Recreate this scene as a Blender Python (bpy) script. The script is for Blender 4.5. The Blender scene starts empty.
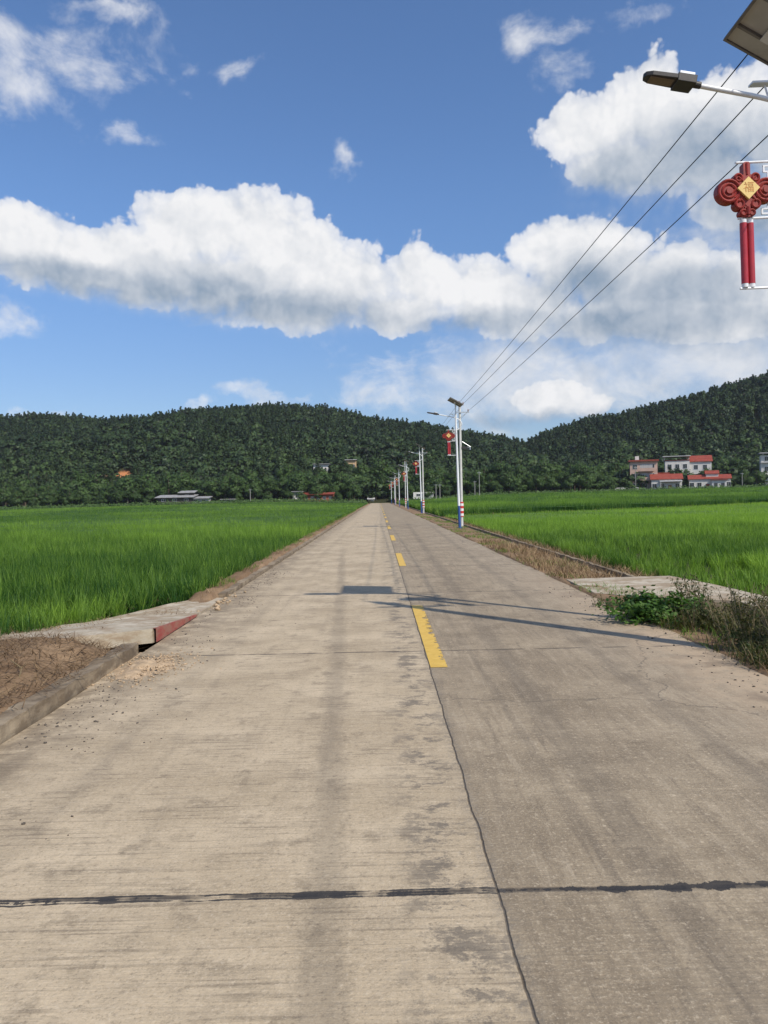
import bpy, math, random
import numpy as np
from mathutils import Vector, Matrix, noise as mnoise
R_ = math.radians
random.seed(7)
rng = np.random.default_rng(11)
scene = bpy.context.scene
COL = scene.collection

# ------------------------------------------------------------------ camera
YAW, PITCH, ROLL = R_(.403), R_(1.09), R_(-1.2)
cam_d = bpy.data.cameras.new("camera")
cam = bpy.data.objects.new("camera", cam_d)
COL.objects.link(cam)
cam_d.sensor_fit = 'VERTICAL'
cam_d.sensor_height = 24.0
cam_d.lens = 740.0 / 1024.0 * 24.0
cam_d.clip_start = .05
cam_d.clip_end = 6000
CAM_M = Matrix.Rotation(-YAW, 4, 'Z') @ Matrix.Rotation(math.pi / 2 - PITCH, 4, 'X') @ Matrix.Rotation(ROLL, 4, 'Z')
cam.matrix_world = Matrix.Translation((0, 0, 1.6)) @ CAM_M
scene.camera = cam

# ------------------------------------------------------------------ light and exposure
SUN = Vector((.70, -.77, 1.0)).normalized()
SUN_EL = math.asin(SUN.z)
SUN_ROT = math.atan2(SUN.x, SUN.y)
SKY_STRENGTH = .125
sun_d = bpy.data.lights.new("sun", 'SUN')
sun_d.energy = 4.2
sun_d.angle = R_(.53)
sun_d.color = (1.0, .93, .82)
sun_o = bpy.data.objects.new("sun", sun_d)
COL.objects.link(sun_o)
sun_o.rotation_euler = SUN.to_track_quat('Z', 'Y').to_euler()
sun_o.location = SUN * 60
scene.view_settings.view_transform = 'Standard'
scene.view_settings.look = 'None'
scene.view_settings.gamma = 1.0
scene.view_settings.use_curve_mapping = False
scene.view_settings.exposure = 0.06
scene.cycles.max_bounces = 4
scene.cycles.diffuse_bounces = 3
scene.cycles.glossy_bounces = 2
scene.cycles.transmission_bounces = 3
scene.cycles.transparent_max_bounces = 8


# ------------------------------------------------------------------ node expressions
class X:
    """a socket (or number) with arithmetic that writes Math nodes"""
    def __init__(s, nt, v): s.nt, s.v = nt, v
    def _m(s, op, *a, clamp=False):
        n = s.nt.nodes.new('ShaderNodeMath'); n.operation = op; n.use_clamp = clamp
        for i, q in enumerate((s,) + a):
            q = q.v if isinstance(q, X) else q
            if isinstance(q, (int, float)): n.inputs[i].default_value = q
            else: s.nt.links.new(q, n.inputs[i])
        return X(s.nt, n.outputs[0])
    def __add__(s, o): return s._m('ADD', o)
    __radd__ = __add__
    def __sub__(s, o): return s._m('SUBTRACT', o)
    def __rsub__(s, o): return X(s.nt, float(o))._m('SUBTRACT', s)
    def __mul__(s, o): return s._m('MULTIPLY', o)
    __rmul__ = __mul__
    def __truediv__(s, o): return s._m('DIVIDE', o)
    def abs(s): return s._m('ABSOLUTE')
    def pow(s, o): return s._m('POWER', o)
    def max(s, o): return s._m('MAXIMUM', o)
    def min(s, o): return s._m('MINIMUM', o)
    def clamp(s): return s._m('ADD', 0.0, clamp=True)
    def ss(s, a, b):
        """smoothstep a..b (a may exceed b)"""
        n = s.nt.nodes.new('ShaderNodeMapRange'); n.interpolation_type = 'SMOOTHSTEP'
        s.nt.links.new(s.v, n.inputs[0])
        lo, hi = (a, b) if a < b else (b, a)
        n.inputs[1].default_value = lo; n.inputs[2].default_value = hi
        n.inputs[3].default_value, n.inputs[4].default_value = (0., 1.) if a < b else (1., 0.)
        return X(s.nt, n.outputs[0])


class NT:
    def __init__(s, nt): s.nt = nt; nt.nodes.clear()
    def n(s, t, **k):
        q = s.nt.nodes.new(t)
        for a, b in k.items(): setattr(q, a, b)
        return q
    def l(s, a, b): s.nt.links.new(a.v if isinstance(a, X) else a, b)
    def xyz(s, sock):
        q = s.n('ShaderNodeSeparateXYZ'); s.l(sock, q.inputs[0])
        return [X(s.nt, o) for o in q.outputs]
    def vec(s, x, y, z=0.0):
        q = s.n('ShaderNodeCombineXYZ')
        for i, a in enumerate((x, y, z)):
            if isinstance(a, X): s.l(a, q.inputs[i])
            else: q.inputs[i].default_value = a
        return q.outputs[0]
    def vmul(s, v, m, add=(0, 0, 0)):
        q = s.n('ShaderNodeVectorMath', operation='MULTIPLY_ADD'); s.l(v, q.inputs[0])
        q.inputs[1].default_value = m; q.inputs[2].default_value = add
        return q.outputs[0]
    def vadd(s, a, b):
        q = s.n('ShaderNodeVectorMath', operation='ADD'); s.l(a, q.inputs[0]); s.l(b, q.inputs[1]); return q.outputs[0]
    def length(s, v):
        q = s.n('ShaderNodeVectorMath', operation='LENGTH'); s.l(v, q.inputs[0]); return X(s.nt, q.outputs['Value'])
    def noise(s, v, scale, detail=4, rough=.55, color=False, dist=0.0):
        q = s.n('ShaderNodeTexNoise'); s.l(v, q.inputs['Vector'])
        q.inputs['Scale'].default_value = scale; q.inputs['Detail'].default_value = detail
        q.inputs['Roughness'].default_value = rough; q.inputs['Distortion'].default_value = dist
        return q.outputs['Color'] if color else X(s.nt, q.outputs[0])
    def voro(s, v, scale, detail=0, rough=.5, feature='F1', dim='3D'):
        q = s.n('ShaderNodeTexVoronoi', feature=feature, voronoi_dimensions=dim); s.l(v, q.inputs['Vector'])
        q.inputs['Scale'].default_value = scale
        if 'Detail' in q.inputs: q.inputs['Detail'].default_value = detail; q.inputs['Roughness'].default_value = rough
        return X(s.nt, q.outputs['Distance'])
    def mix(s, f, a, b, mode='MIX'):
        q = s.n('ShaderNodeMix', data_type='RGBA', blend_type=mode)
        if isinstance(f, X): s.l(f, q.inputs[0])
        else: q.inputs[0].default_value = f
        for i, c in ((6, a), (7, b)):
            if isinstance(c, tuple): q.inputs[i].default_value = c + (1,) if len(c) == 3 else c
            else: s.l(c, q.inputs[i])
        return q.outputs[2]
    def bump(s, h, strength=.5, dist=.01, normal=None):
        q = s.n('ShaderNodeBump'); s.l(h, q.inputs['Height'])
        q.inputs['Strength'].default_value = strength; q.inputs['Distance'].default_value = dist
        if normal is not None: s.l(normal, q.inputs['Normal'])
        return q.outputs[0]
    def pos(s): return s.n('ShaderNodeNewGeometry').outputs['Position']
    def obj(s): return s.n('ShaderNodeTexCoord').outputs['Object']
    def attr(s, name):
        q = s.n('ShaderNodeAttribute'); q.attribute_name = name; return X(s.nt, q.outputs['Fac'])
    def rand(s): return X(s.nt, s.n('ShaderNodeObjectInfo').outputs['Random'])
    def out(s, sh): q = s.n('ShaderNodeOutputMaterial'); s.l(sh, q.inputs[0])
    def bsdf(s, col, rough=.8, normal=None, metal=0.0, spec=.3, finish=True):
        q = s.n('ShaderNodeBsdfPrincipled')
        if isinstance(col, tuple): q.inputs['Base Color'].default_value = col + (1,)
        else: s.l(col, q.inputs['Base Color'])
        if isinstance(rough, X): s.l(rough, q.inputs['Roughness'])
        else: q.inputs['Roughness'].default_value = rough
        q.inputs['Metallic'].default_value = metal
        q.inputs['Specular IOR Level'].default_value = spec
        if normal is not None: s.l(normal, q.inputs['Normal'])
        if finish: s.out(q.outputs[0])
        return q


def new_mat(name):
    m = bpy.data.materials.new(name); m.use_nodes = True
    return m, NT(m.node_tree)


# ------------------------------------------------------------------ world: sky and clouds, laid out by azimuth and elevation
def pixdir(px, py):
    d = CAM_M.to_3x3() @ Vector(((px - 384) / 740., (512 - py) / 740., -1.))
    d.normalize()
    return math.atan2(d.x, d.y), math.asin(d.z)


world = bpy.data.worlds.new("World"); scene.world = world
world.use_nodes = True
world.cycles.sampling_method = 'NONE'
W = NT(world.node_tree)
gen = W.n('ShaderNodeTexCoord').outputs['Generated']
dx, dy, dz = W.xyz(gen)
az = dx._m('ARCTAN2', dy); el = dz._m('ARCSINE')
P2 = W.vec(az, el, 0.0)


def cloud_field(blobs, p, k=.25):
    f = None
    for (px, py, rx, ry) in blobs:
        a, e = pixdir(px, py)
        a1, _ = pixdir(px + rx * .5, py); a0, _ = pixdir(px - rx * .5, py)
        _, e1 = pixdir(px, py - ry * .5); _, e0 = pixdir(px, py + ry * .5)
        ia, ie = 1 / max(a1 - a0, 1e-4), 1 / max(e1 - e0, 1e-4)
        d = W.length(W.vmul(p, (ia, ie, 0), (-a * ia, -e * ie, 0)))
        f = d if f is None else f._m('SMOOTH_MIN', d, k)
    return 1.0 - f


warpc = W.noise(gen, 9.0, 5, .6, color=True)
warp = W.vmul(warpc, (.05, .035, 0), (-.025, -.0175, 0))
P3 = W.vadd(P2, warp)
SOLID = [  # big left cumulus
    (20, 235, 95, 50), (110, 252, 110, 42), (185, 225, 75, 52), (245, 225, 80, 52), (300, 262, 100, 55),
    (340, 290, 90, 52), (230, 285, 130, 45), (60, 262, 110, 38), (400, 310, 70, 34), (290, 310, 90, 30), (150, 275, 120, 36),
    # right cumulus
    (425, 275, 60, 42), (480, 288, 80, 42), (560, 250, 70, 55), (600, 265, 90, 60), (660, 285, 100, 55), (740, 285, 90, 55),
    (520, 308, 100, 38), (610, 318, 120, 30), (720, 318, 100, 34), (840, 280, 100, 70),
    # upper right cumulus
    (590, 128, 65, 42), (650, 105, 80, 60), (720, 110, 90, 60), (615, 165, 60, 34), (690, 160, 90, 55), (800, 130, 100, 70), (745, 205, 70, 35),
    # bright low puff
    (555, 398, 58, 22), (590, 404, 40, 16)]
THIN = [(30, 45, 75, 42), (95, 45, 55, 30), (155, 48, 50, 30), (185, 68, 22, 14), (125, 125, 24, 16), (20, 85, 60, 28),
        (525, 35, 34, 26), (570, 28, 40, 18), (580, 65, 40, 24), (345, 162, 14, 13), (240, 72, 22, 14), (660, 5, 45, 22), (100, 8, 50, 16),
        (20, 316, 34, 16), (215, 318, 60, 7), (690, 352, 60, 16), (470, 388, 110, 46), (470, 380, 80, 40), (600, 372, 130, 46), (620, 360, 120, 36), (700, 370, 120, 36), (395, 405, 60, 12),
        (190, 404, 24, 6), (30, 414, 40, 8), (280, 400, 60, 8), (560, 345, 160, 22), (745, 235, 80, 26), (830, 330, 120, 60)]
BASE = [(250, 312, 110, 14), (180, 290, 80, 18), (330, 318, 80, 14), (105, 292, 80, 12), (640, 320, 130, 20), (590, 285, 55, 22), (690, 290, 70, 20),
        (480, 322, 70, 10), (700, 165, 90, 40), (620, 175, 50, 22), (760, 200, 80, 40), (830, 310, 90, 24), (60, 275, 80, 14), (540, 420, 90, 8)]
n_low = W.noise(gen, 6.0, 3, .5)
n_big = W.noise(gen, 15.0, 7, .56)
bil = 1.0 - W.voro(P3, 17.0, 3, .62, 'F1', '2D')
OFF = (.012, -.004, .022)
gen_o = W.vmul(gen, (1, 1, 1), OFF)
n_low_o = W.noise(W.vmul(gen, (1, 1, 1), (.03, -.01, .045)), 6.0, 3, .5)
n_big_o = W.noise(gen_o, 15.0, 7, .56)
bil_o = 1.0 - W.voro(W.vadd(P3, W.vec(.010, .014)), 17.0, 3, .62, 'F1', '2D')
tex = (n_low - .5) * .5 + (n_big - .5) * 1.0 + (bil - .6) * .50
tex_o = (n_low_o - .5) * .5 + (n_big_o - .5) * 1.0 + (bil_o - .6) * .50
F0 = cloud_field(SOLID, P3)
F = F0 + tex * .60
n_wisp = W.noise(W.vmul(gen, (1, 1, 1.5)), 11.0, 7, .62, dist=.25)
F2 = cloud_field(THIN, W.vadd(P2, W.vmul(warpc, (.14, .10, 0), (-.07, -.05, 0)))).min(.6) * .95 + (n_wisp - .5) * 4.2
a_thin = F2.ss(-.15, 1.35) * .74
veil = (cloud_field([(500, 385, 130, 46), (620, 362, 140, 52), (720, 350, 110, 60), (780, 300, 80, 60), (790, 250, 60, 40)], P3) + (n_low - .5) * 1.6 + (n_wisp - .5) * 1.2).ss(-.35, 1.0) * .62
# a loose cloud deck for the rest of the sky, outside the photographed part
behind = dy.ss(.35, .0)
a_back = (n_low + behind * .12 - .14).ss(.5, .62) * behind * .9
gray = cloud_field(BASE, W.vadd(P2, W.vmul(warpc, (.08, .06, 0), (-.04, -.03, 0)))) + (n_low - .5) * .6 + (n_big - .5) * .5
gray = gray.ss(-1.0, .75)
g2 = gray * gray
a_solid = (F.ss(.02, .13) * .7 + F.ss(.0, .4) * .3) * (1.0 - g2) + F.ss(-.30, .42) * g2
alpha = (1.0 - (1.0 - a_solid) * (1.0 - a_thin) * (1.0 - veil) * (1.0 - a_back)).clamp()
relief = (n_low - n_low_o) * .7 + (n_big - n_big_o) * .46 + (bil - bil_o) * .40
lit = (.93 + relief * .62 - gray * .74 - F.ss(.45, 1.4) * .06).clamp()
lit = lit - veil * (1.0 - a_solid) * .30
cl_col = W.mix(lit, (.27, .35, .46), (.88, .88, .89))
sky = W.n('ShaderNodeTexSky', sky_type='NISHITA')
sky.sun_disc = False
sky.sun_elevation = SUN_EL
sky.sun_rotation = SUN_ROT
sky.altitude = 100
sky.air_density = 1.0
sky.dust_density = .35
sky.ozone_density = 3.0
skc = W.mix(1.0, sky.outputs[0], (SKY_STRENGTH * .84, SKY_STRENGTH * 1.0, SKY_STRENGTH * 1.18), 'MULTIPLY')
low = W.mix(el.ss(.42, .0), (1.0, 1.0, 1.0), (.74, .66, .66))
sk = W.mix(1.0, skc, low, 'MULTIPLY')
bg = W.n('ShaderNodeBackground')
W.l(W.mix(alpha, sk, cl_col), bg.inputs[0]); bg.inputs[1].default_value = 1.0
wo = W.n('ShaderNodeOutputWorld'); W.l(bg.outputs[0], wo.inputs[0])


# ------------------------------------------------------------------ mesh helpers
class MB:
    def __init__(s): s.v, s.f, s.mi = [], [], []
    def add(s, vs, fs, mi=0):
        o = len(s.v); s.v += [tuple(q) for q in vs]
        for f in fs: s.f.append(tuple(i + o for i in f)); s.mi.append(mi)
        return s
    def box(s, c, d, rot=None, mi=0):
        vs = [Vector((sx * d[0] / 2, sy * d[1] / 2, sz * d[2] / 2)) for sx in (-1, 1) for sy in (-1, 1) for sz in (-1, 1)]
        if rot is not None: vs = [rot @ q for q in vs]
        vs = [q + Vector(c) for q in vs]
        return s.add(vs, [(0, 1, 3, 2), (4, 6, 7, 5), (0, 4, 5, 1), (2, 3, 7, 6), (0, 2, 6, 4), (1, 5, 7, 3)], mi)
    def tube(s, pts, r, n=8, mi=0):
        pts = [Vector(p) for p in pts]; rs = r if isinstance(r, (list, tuple)) else [r] * len(pts)
        vs = []; up = Vector((0, 0, 1)); prev = None
        for i, p in enumerate(pts):
            d = (pts[min(i + 1, len(pts) - 1)] - pts[max(i - 1, 0)]).normalized()
            if prev is None:
                a = d.cross(up if abs(d.z) < .95 else Vector((1, 0, 0))).normalized()
            else:
                a = (prev - d * prev.dot(d)).normalized()
            prev = a; b = d.cross(a)
            vs += [p + (a * math.cos(2 * math.pi * k / n) + b * math.sin(2 * math.pi * k / n)) * rs[i] for k in range(n)]
        fs = [(i * n + k, i * n + (k + 1) % n, (i + 1) * n + (k + 1) % n, (i + 1) * n + k) for i in range(len(pts) - 1) for k in range(n)]
        fs += [tuple(range(n - 1, -1, -1)), tuple((len(pts) - 1) * n + k for k in range(n))]
        return s.add(vs, fs, mi)
    def prism(s, outline, y0, y1, mi=0):
        """outline in x,z, extruded along y"""
        n = len(outline)
        vs = [(a, y0, b) for a, b in outline] + [(a, y1, b) for a, b in outline]
        fs = [tuple(range(n)), tuple(range(2 * n - 1, n - 1, -1))] + [(i, i + n, (i + 1) % n + n, (i + 1) % n) for i in range(n)]
        return s.add(vs, fs, mi)
    def ring(s, c, R, r, n=20, m=6, a0=0, a1=360, mi=0):
        """a ridge in the x,z plane facing -y"""
        pts = [(c[0] + R * math.cos(R_(a0 + (a1 - a0) * k / n)), c[1], c[2] + R * math.sin(R_(a0 + (a1 - a0) * k / n))) for k in range(n + 1)]
        return s.tube(pts, r, m, mi)
    def build(s, name, mat, parent=None, smooth=False, bevel=0):
        me = bpy.data.meshes.new(name); me.from_pydata(s.v, [], s.f); me.validate(); me.update()
        o = bpy.data.objects.new(name, me); COL.objects.link(o)
        for m in (mat if isinstance(mat, list) else [mat]): me.materials.append(m)
        if isinstance(mat, list): me.polygons.foreach_set('material_index', s.mi)
        if smooth:
            for p in me.polygons: p.use_smooth = True
            me.set_sharp_from_angle(angle=R_(40))
        if bevel:
            b = o.modifiers.new('edge', 'BEVEL'); b.width = bevel; b.segments = 2; b.limit_method = 'ANGLE'
        if parent is not None: o.parent = parent
        return o


def np_mesh(name, V, faces_n, mat, tint=None, parent=None, smooth=False, nrm=None):
    """V (n,3); faces_n = list of (array of quads or tris)"""
    me = bpy.data.meshes.new(name)
    V = np.ascontiguousarray(V, dtype=np.float32)
    me.vertices.add(len(V)); me.vertices.foreach_set('co', V.ravel())
    loops = np.concatenate([f.ravel() for f in faces_n]).astype(np.int32)
    tot = np.concatenate([np.full(len(f), f.shape[1]) for f in faces_n]).astype(np.int32)
    st = np.concatenate([[0], np.cumsum(tot)[:-1]]).astype(np.int32)
    me.loops.add(len(loops)); me.loops.foreach_set('vertex_index', loops)
    me.polygons.add(len(tot)); me.polygons.foreach_set('loop_start', st); me.polygons.foreach_set('loop_total', tot)
    if smooth: me.polygons.foreach_set('use_smooth', np.ones(len(tot), dtype=bool))
    if tint is not None:
        a = me.attributes.new('tint', 'FLOAT', 'POINT'); a.data.foreach_set('value', np.ascontiguousarray(tint, dtype=np.float32))
    if nrm is not None:
        a = me.attributes.new('nrm', 'FLOAT_VECTOR', 'POINT'); a.data.foreach_set('vector', np.ascontiguousarray(nrm, dtype=np.float32).ravel())
    me.update(calc_edges=True)
    me.materials.append(mat)
    o = bpy.data.objects.new(name, me); COL.objects.link(o)
    if parent is not None: o.parent = parent
    return o


def tag(o, label=None, cat=None, group=None, kind=None):
    for k, q in (('label', label), ('category', cat), ('group', group), ('kind', kind)):
        if q: o[k] = q
    return o


def thing(name, loc, label, cat, group=None, rot=(0, 0, 0)):
    o = bpy.data.objects.new(name, None); COL.objects.link(o)
    o.empty_display_size = .3
    o.location = loc; o.rotation_euler = rot
    return tag(o, label, cat, group)


def copy_tree(o, parent=None):
    c = o.copy(); COL.objects.link(c)
    if parent is not None: c.parent = parent
    for ch in [q for q in o.children]: copy_tree(ch, c)
    return c


# ------------------------------------------------------------------ materials
def simple(name, col, rough=.6, metal=0.0, spec=.3, var=.12, scale=6.0, dirt=None):
    m, t = new_mat(name)
    n = t.noise(t.obj(), scale, 5, .6)
    a = tuple(c * (1 - var) for c in col); b = tuple(min(1, c * (1 + var)) for c in col)
    c = t.mix(n.ss(.25, .75), a, b)
    if dirt: c = t.mix(t.noise(t.obj(), scale * .6, 6, .7).ss(.52, .75) * .6, c, dirt)
    t.bsdf(c, rough, t.bump(t.noise(t.obj(), scale * 8, 3, .6), .15, .004), metal, spec)
    return m


def leafy(name, dark, light, transl=.35, trcol=None, rough=.55, spec=.25, objvar=.0, soft=False):
    m, t = new_mat(name)
    f = t.attr('tint')
    if objvar: f = (f + (t.rand() - .5) * objvar).clamp()
    c = t.mix(f, dark, light)
    nrm = None
    if soft:   # crowns shade by the lump a leaf belongs to
        q = t.n('ShaderNodeAttribute'); q.attribute_name = 'nrm'
        v = t.n('ShaderNodeVectorTransform', vector_type='NORMAL', convert_from='OBJECT', convert_to='WORLD'); t.l(q.outputs['Vector'], v.inputs[0]); nrm = v.outputs[0]
    d = t.bsdf(c, rough, nrm, 0, spec, finish=False)
    tr = t.n('ShaderNodeBsdfTranslucent')
    t.l(t.mix(1.0, c, trcol or (1.3, 1.25, .6), 'MULTIPLY'), tr.inputs[0])
    mx = t.n('ShaderNodeMixShader'); mx.inputs[0].default_value = transl
    t.l(d.outputs[0], mx.inputs[1]); t.l(tr.outputs[0], mx.inputs[2])
    t.out(mx.outputs[0])
    return m


M = {}
M['rice'] = leafy('rice_leaf', (.034, .105, .020), (.30, .47, .065), .46, (1.15, 1.2, .55))
M['pine'] = leafy('pine_needles', (.016, .032, .011), (.050, .085, .024), .15, objvar=.3, soft=True)
M['leaf'] = leafy('broad_leaf', (.022, .050, .013), (.092, .158, .038), .22, objvar=.35, soft=True)
M['bush'] = leafy('bush_leaf', (.026, .072, .012), (.105, .20, .032), .30)
M['weed'] = leafy('weed_leaf', (.030, .056, .013), (.17, .145, .055), .25)
M['straw'] = leafy('dry_straw', (.10, .06, .032), (.42, .30, .17), .15, (1.0, .9, .7), .8, .1)
M['bark'] = simple('bark', (.11, .085, .06), .9, var=.3, scale=3)
M['white'] = simple('white_metal', (.78, .79, .80), .35, 0, .5, .04, 3)
M['blue'] = simple('blue_paint', (.035, .085, .26), .45, 0, .4, .12, 5)
M['galv'] = simple('galvanised_steel', (.55, .57, .58), .35, .6, .5, .1, 8)
M['dark'] = simple('dark_metal', (.045, .042, .040), .5, .2, .4, .15, 9)
M['black'] = simple('black_rubber', (.012, .012, .013), .6)
M['red'] = simple('red_plastic', (.27, .026, .018), .45, 0, .4, .25, 14, (.16, .05, .035))
M['tube_red'] = simple('red_tube', (.40, .030, .040), .32, 0, .5, .12, 8, (.30, .07, .06))
M['gold'] = simple('gold_plate', (.78, .56, .20), .45, 0, .4, .06, 30)
M['mark_red'] = simple('red_marks', (.60, .30, .09), .5)
M['panel_back'] = simple('panel_backsheet', (.42, .40, .36), .55, 0, .3, .1, 3, (.25, .22, .18))
M['alu'] = simple('aluminium_frame', (.62, .63, .65), .35, .5)
M['dark_frame'] = simple('panel_frame', (.16, .15, .14), .4, .4)
M['led'] = simple('led_lens', (.16, .11, .07), .35, 0, .5, .2, 40)
M['pole_concrete'] = simple('pole_concrete', (.58, .57, .54), .85, 0, .2, .12, 4)
M['old_pole'] = simple('old_pole', (.27, .26, .24), .9)
M['ceramic'] = simple('ceramic', (.30, .16, .10), .25, 0, .5)
M['wall_white'] = simple('white_render', (.62, .60, .56), .85, 0, .2, .08, 1.2, (.42, .38, .32))
M['wall_tan'] = simple('tan_tile', (.50, .35, .28), .75, 0, .2, .1, 1.2, (.36, .30, .24))
M['wall_grey'] = simple('grey_render', (.40, .39, .38), .85, 0, .2, .12, 1.2)
M['wall_orange'] = simple('ochre_render', (.52, .36, .20), .85, 0, .2, .1, 1.2)
M['brick'] = simple('brick_red', (.30, .10, .07), .9, 0, .1, .2, 3)
M['tin'] = simple('tin_roof', (.55, .54, .53), .5, .1, .4, .2, 1.5, (.30, .24, .20))
M['old_tin'] = simple('old_tin_roof', (.33, .32, .31), .6, .1, .3, .25, 1.5, (.20, .15, .12))
M['shed_dark'] = simple('shed_boards', (.07, .06, .05), .9)
M['slab_grey'] = simple('roof_slab', (.36, .35, .34), .9, 0, .2, .1, 2)


def glass_dark():
    m, t = new_mat('window_glass'); t.bsdf((.02, .025, .03), .08, None, 0, .6); return m
M['glass'] = glass_dark()


def roof_tile():
    m, t = new_mat('red_roof_tile')
    p = t.obj(); x, y, z = t.xyz(p)
    wv = t.n('ShaderNodeTexWave', bands_direction='X'); t.l(p, wv.inputs[0]); wv.inputs['Scale'].default_value = 1.6
    c = t.mix(t.noise(p, 1.5, 5, .6).ss(.3, .7), (.22, .040, .026), (.32, .072, .042))
    t.bsdf(c, .7, t.bump(wv.outputs[1], .5, .05), 0, .3)
    return m
M['roof'] = roof_tile()


def solar_cells():
    m, t = new_mat('solar_cells')
    p = t.obj(); x, y, z = t.xyz(p)
    gx = (x * 6.4)._m('FRACT'); gy = (y * 6.4)._m('FRACT')
    line = ((gx - .5).abs().ss(.46, .48)).max((gy - .5).abs().ss(.46, .48))
    t.bsdf(t.mix(line, (.012, .018, .05), (.45, .46, .48)), .12, None, 0, .6)
    return m
M['cells'] = solar_cells()


def reflective():
    m, t = new_mat('red_white_sleeve')
    x, y, z = t.xyz(t.obj())
    b = (z * 3.7)._m('FRACT')._m('GREATER_THAN', .5)
    t.bsdf(t.mix(b, (.75, .74, .72), (.55, .04, .035)), .4, None, 0, .5)
    return m
M['sleeve'] = reflective()


def concrete_road():
    m, t = new_mat('road_concrete')
    p = t.pos(); x, y, z = t.xyz(p)
    wob = (t.noise(p, 1.3, 5, .65) - .5)
    fine = t.noise(p, 60.0, 5, .65)
    mott = t.noise(p, 1.1, 7, .62)
    mott2 = t.noise(p, 4.5, 7, .68)
    longi = t.noise(t.vmul(p, (6.0, .35, 1)), 1.0, 6, .6)
    cross = t.noise(t.vmul(p, (6.0, 15.0, 1)), 1.0, 8, .72)
    broom = t.noise(t.vmul(p, (1.4, 44.0, 1)), 1.0, 2, .5)
    worn = t.noise(p, 2.3, 5, .6)
    grit2 = t.noise(p, 90.0, 3, .7)
    grit = t.noise(p, 26.0, 6, .75)
    scr = t.noise(t.vmul(p, (16.0, 1.3, 1)), 1.0, 6, .7, dist=.3)
    left = t.mix(mott.ss(.3, .7), (.415, .325, .212), (.565, .452, .306))
    right = t.mix(mott.ss(.3, .7), (.240, .187, .124), (.375, .298, .200))
    seam_x = .445 + (t.noise(t.vmul(p, (0, 1, 0)), 2.2, 4, .6) - .5) * .05
    side = (x - seam_x).ss(-.004, .004)
    c = t.mix(side, left, right)
    # the right lane is paler further off the seam and further up the road
    c = t.mix(side * (x - y * .02).ss(1.2, 3.0) * .35, c, (.40, .33, .245))
    c = t.mix((cross.ss(.47, .66)) * .26, c, (.215, .172, .12))
    c = t.mix(scr.ss(.50, .68) * (side * .42 + .10), c, (.165, .13, .092))
    c = t.mix(scr.ss(.48, .32) * (side * .30 + .08), c, (.47, .385, .275))
    c = t.mix((longi.ss(.5, .78)) * .30, c, (.205, .165, .12))
    c = t.mix(mott2.ss(.53, .68) * .55, c, (.19, .148, .100))
    c = t.mix(worn.ss(.50, .66) * grit.ss(.38, .56) * (side * .40 + .20), c, (.16, .122, .080))
    c = t.mix(mott2.ss(.42, .25) * .30, c, (.52, .43, .31))
    c = t.mix(broom.ss(.53, .66) * worn.ss(.36, .60) * (1.0 - side * .55) * .56, c, (.185, .145, .10))
    c = t.mix((grit2 - .5).abs().ss(.05, .2) * .4, c, t.mix(grit2.ss(.47, .53), (.16, .127, .09), (.62, .51, .37)))
    c = t.mix((grit - .5).abs().ss(.04, .18) * .58, c, t.mix(grit.ss(.47, .53), (.17, .135, .095), (.58, .475, .335)))
    c = t.mix((fine - .5).abs().ss(.05, .22) * .50, c, t.mix(fine.ss(.45, .55), (.14, .112, .082), (.64, .54, .40)))
    # tyre streaks
    def track(x0, k, w, s, lo=2.0, hi=60.0):
        nonlocal c
        g = ((x - (x0 + k * (y - 3.0))).abs() / w + wob * .9 + (grit - .5) * 1.6).ss(1.05, .2) * y.ss(hi, hi * .5)
        c = t.mix(g * (longi * .6 + .5) * s, c, (.105, .088, .070))
    track(-.25, -.045, .125, .34, hi=30)
    track(1.15, .014, .16, .34)
    track(2.05, .022, .14, .30)
    track(-1.75, .006, .16, .14)
    track(.95, -.01, .05, .25, hi=20)
    # worn dark patches left of the seam
    pt = (x - .26).abs().ss(.34, .02) * (t.noise(t.vmul(p, (1.0, 1.3, 1)), 3.4, 8, .78) + mott * .3 + (grit - .5) * .35).ss(.64, .74)
    c = t.mix(pt * .75, c, (.135, .115, .092))
    # dirt washed on to the edges
    de = (x + wob * .9 + (mott2 - .5) * .5)
    dl = de.ss(-1.75, -2.5); dr = de.ss(2.25, 3.2) * (y - 5.0).abs().ss(14.0, 2.0)
    c = t.mix(dl * .72 * mott2.ss(.35, .58), c, (.175, .135, .092))
    c = t.mix((dr * mott2.ss(.3, .55)).clamp() * .85, c, (.46, .35, .235))
    c = t.mix(dr * mott.ss(.52, .62) * .6, c, (.16, .12, .085))
    # contraction joints every 4.7 m, thin and ragged
    ju = ((y - 2.97 + wob * .03 + x * .008) / 4.7)
    jd = (ju - ju._m('ROUND')).abs() * 4.7
    jm = jd.ss(.026, .006) * t.noise(t.vmul(p, (3, .3, 1)), 1.2, 3, .6).ss(.36, .52) * .85
    c = t.mix(jm, c, (.055, .047, .04))
    # black tar poured along the nearest joint
    tn = t.noise(t.vmul(p, (1, .6, 1)), 5.5, 6, .68)
    tn2 = t.noise(t.vmul(p, (1, .25, 1)), 1.5, 3, .5)
    yo = (y - 2.965 + (t.noise(t.vmul(p, (1, 0, 0)), 1.6, 4, .6) - .5) * .07).abs()
    tw = side * .019 - .004 + (tn - .5) * .17 + (grit - .5) * .04 + (tn2 - .5) * .06 + (x + .15).abs().ss(.45, .05) * .016 + x.ss(-1.1, -1.4) * .008
    tar = (tw - yo).ss(-.002, .004)
    tar = tar.max((tn2 * .0 + .010 + (tn - .55) * .05 - (yo - .02).abs()).ss(0, .004) * (1.0 - side))
    c = t.mix(tar * .93, c, (.038, .036, .036))
    # open seam between the two pours
    sd = (x - seam_x).abs()
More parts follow.
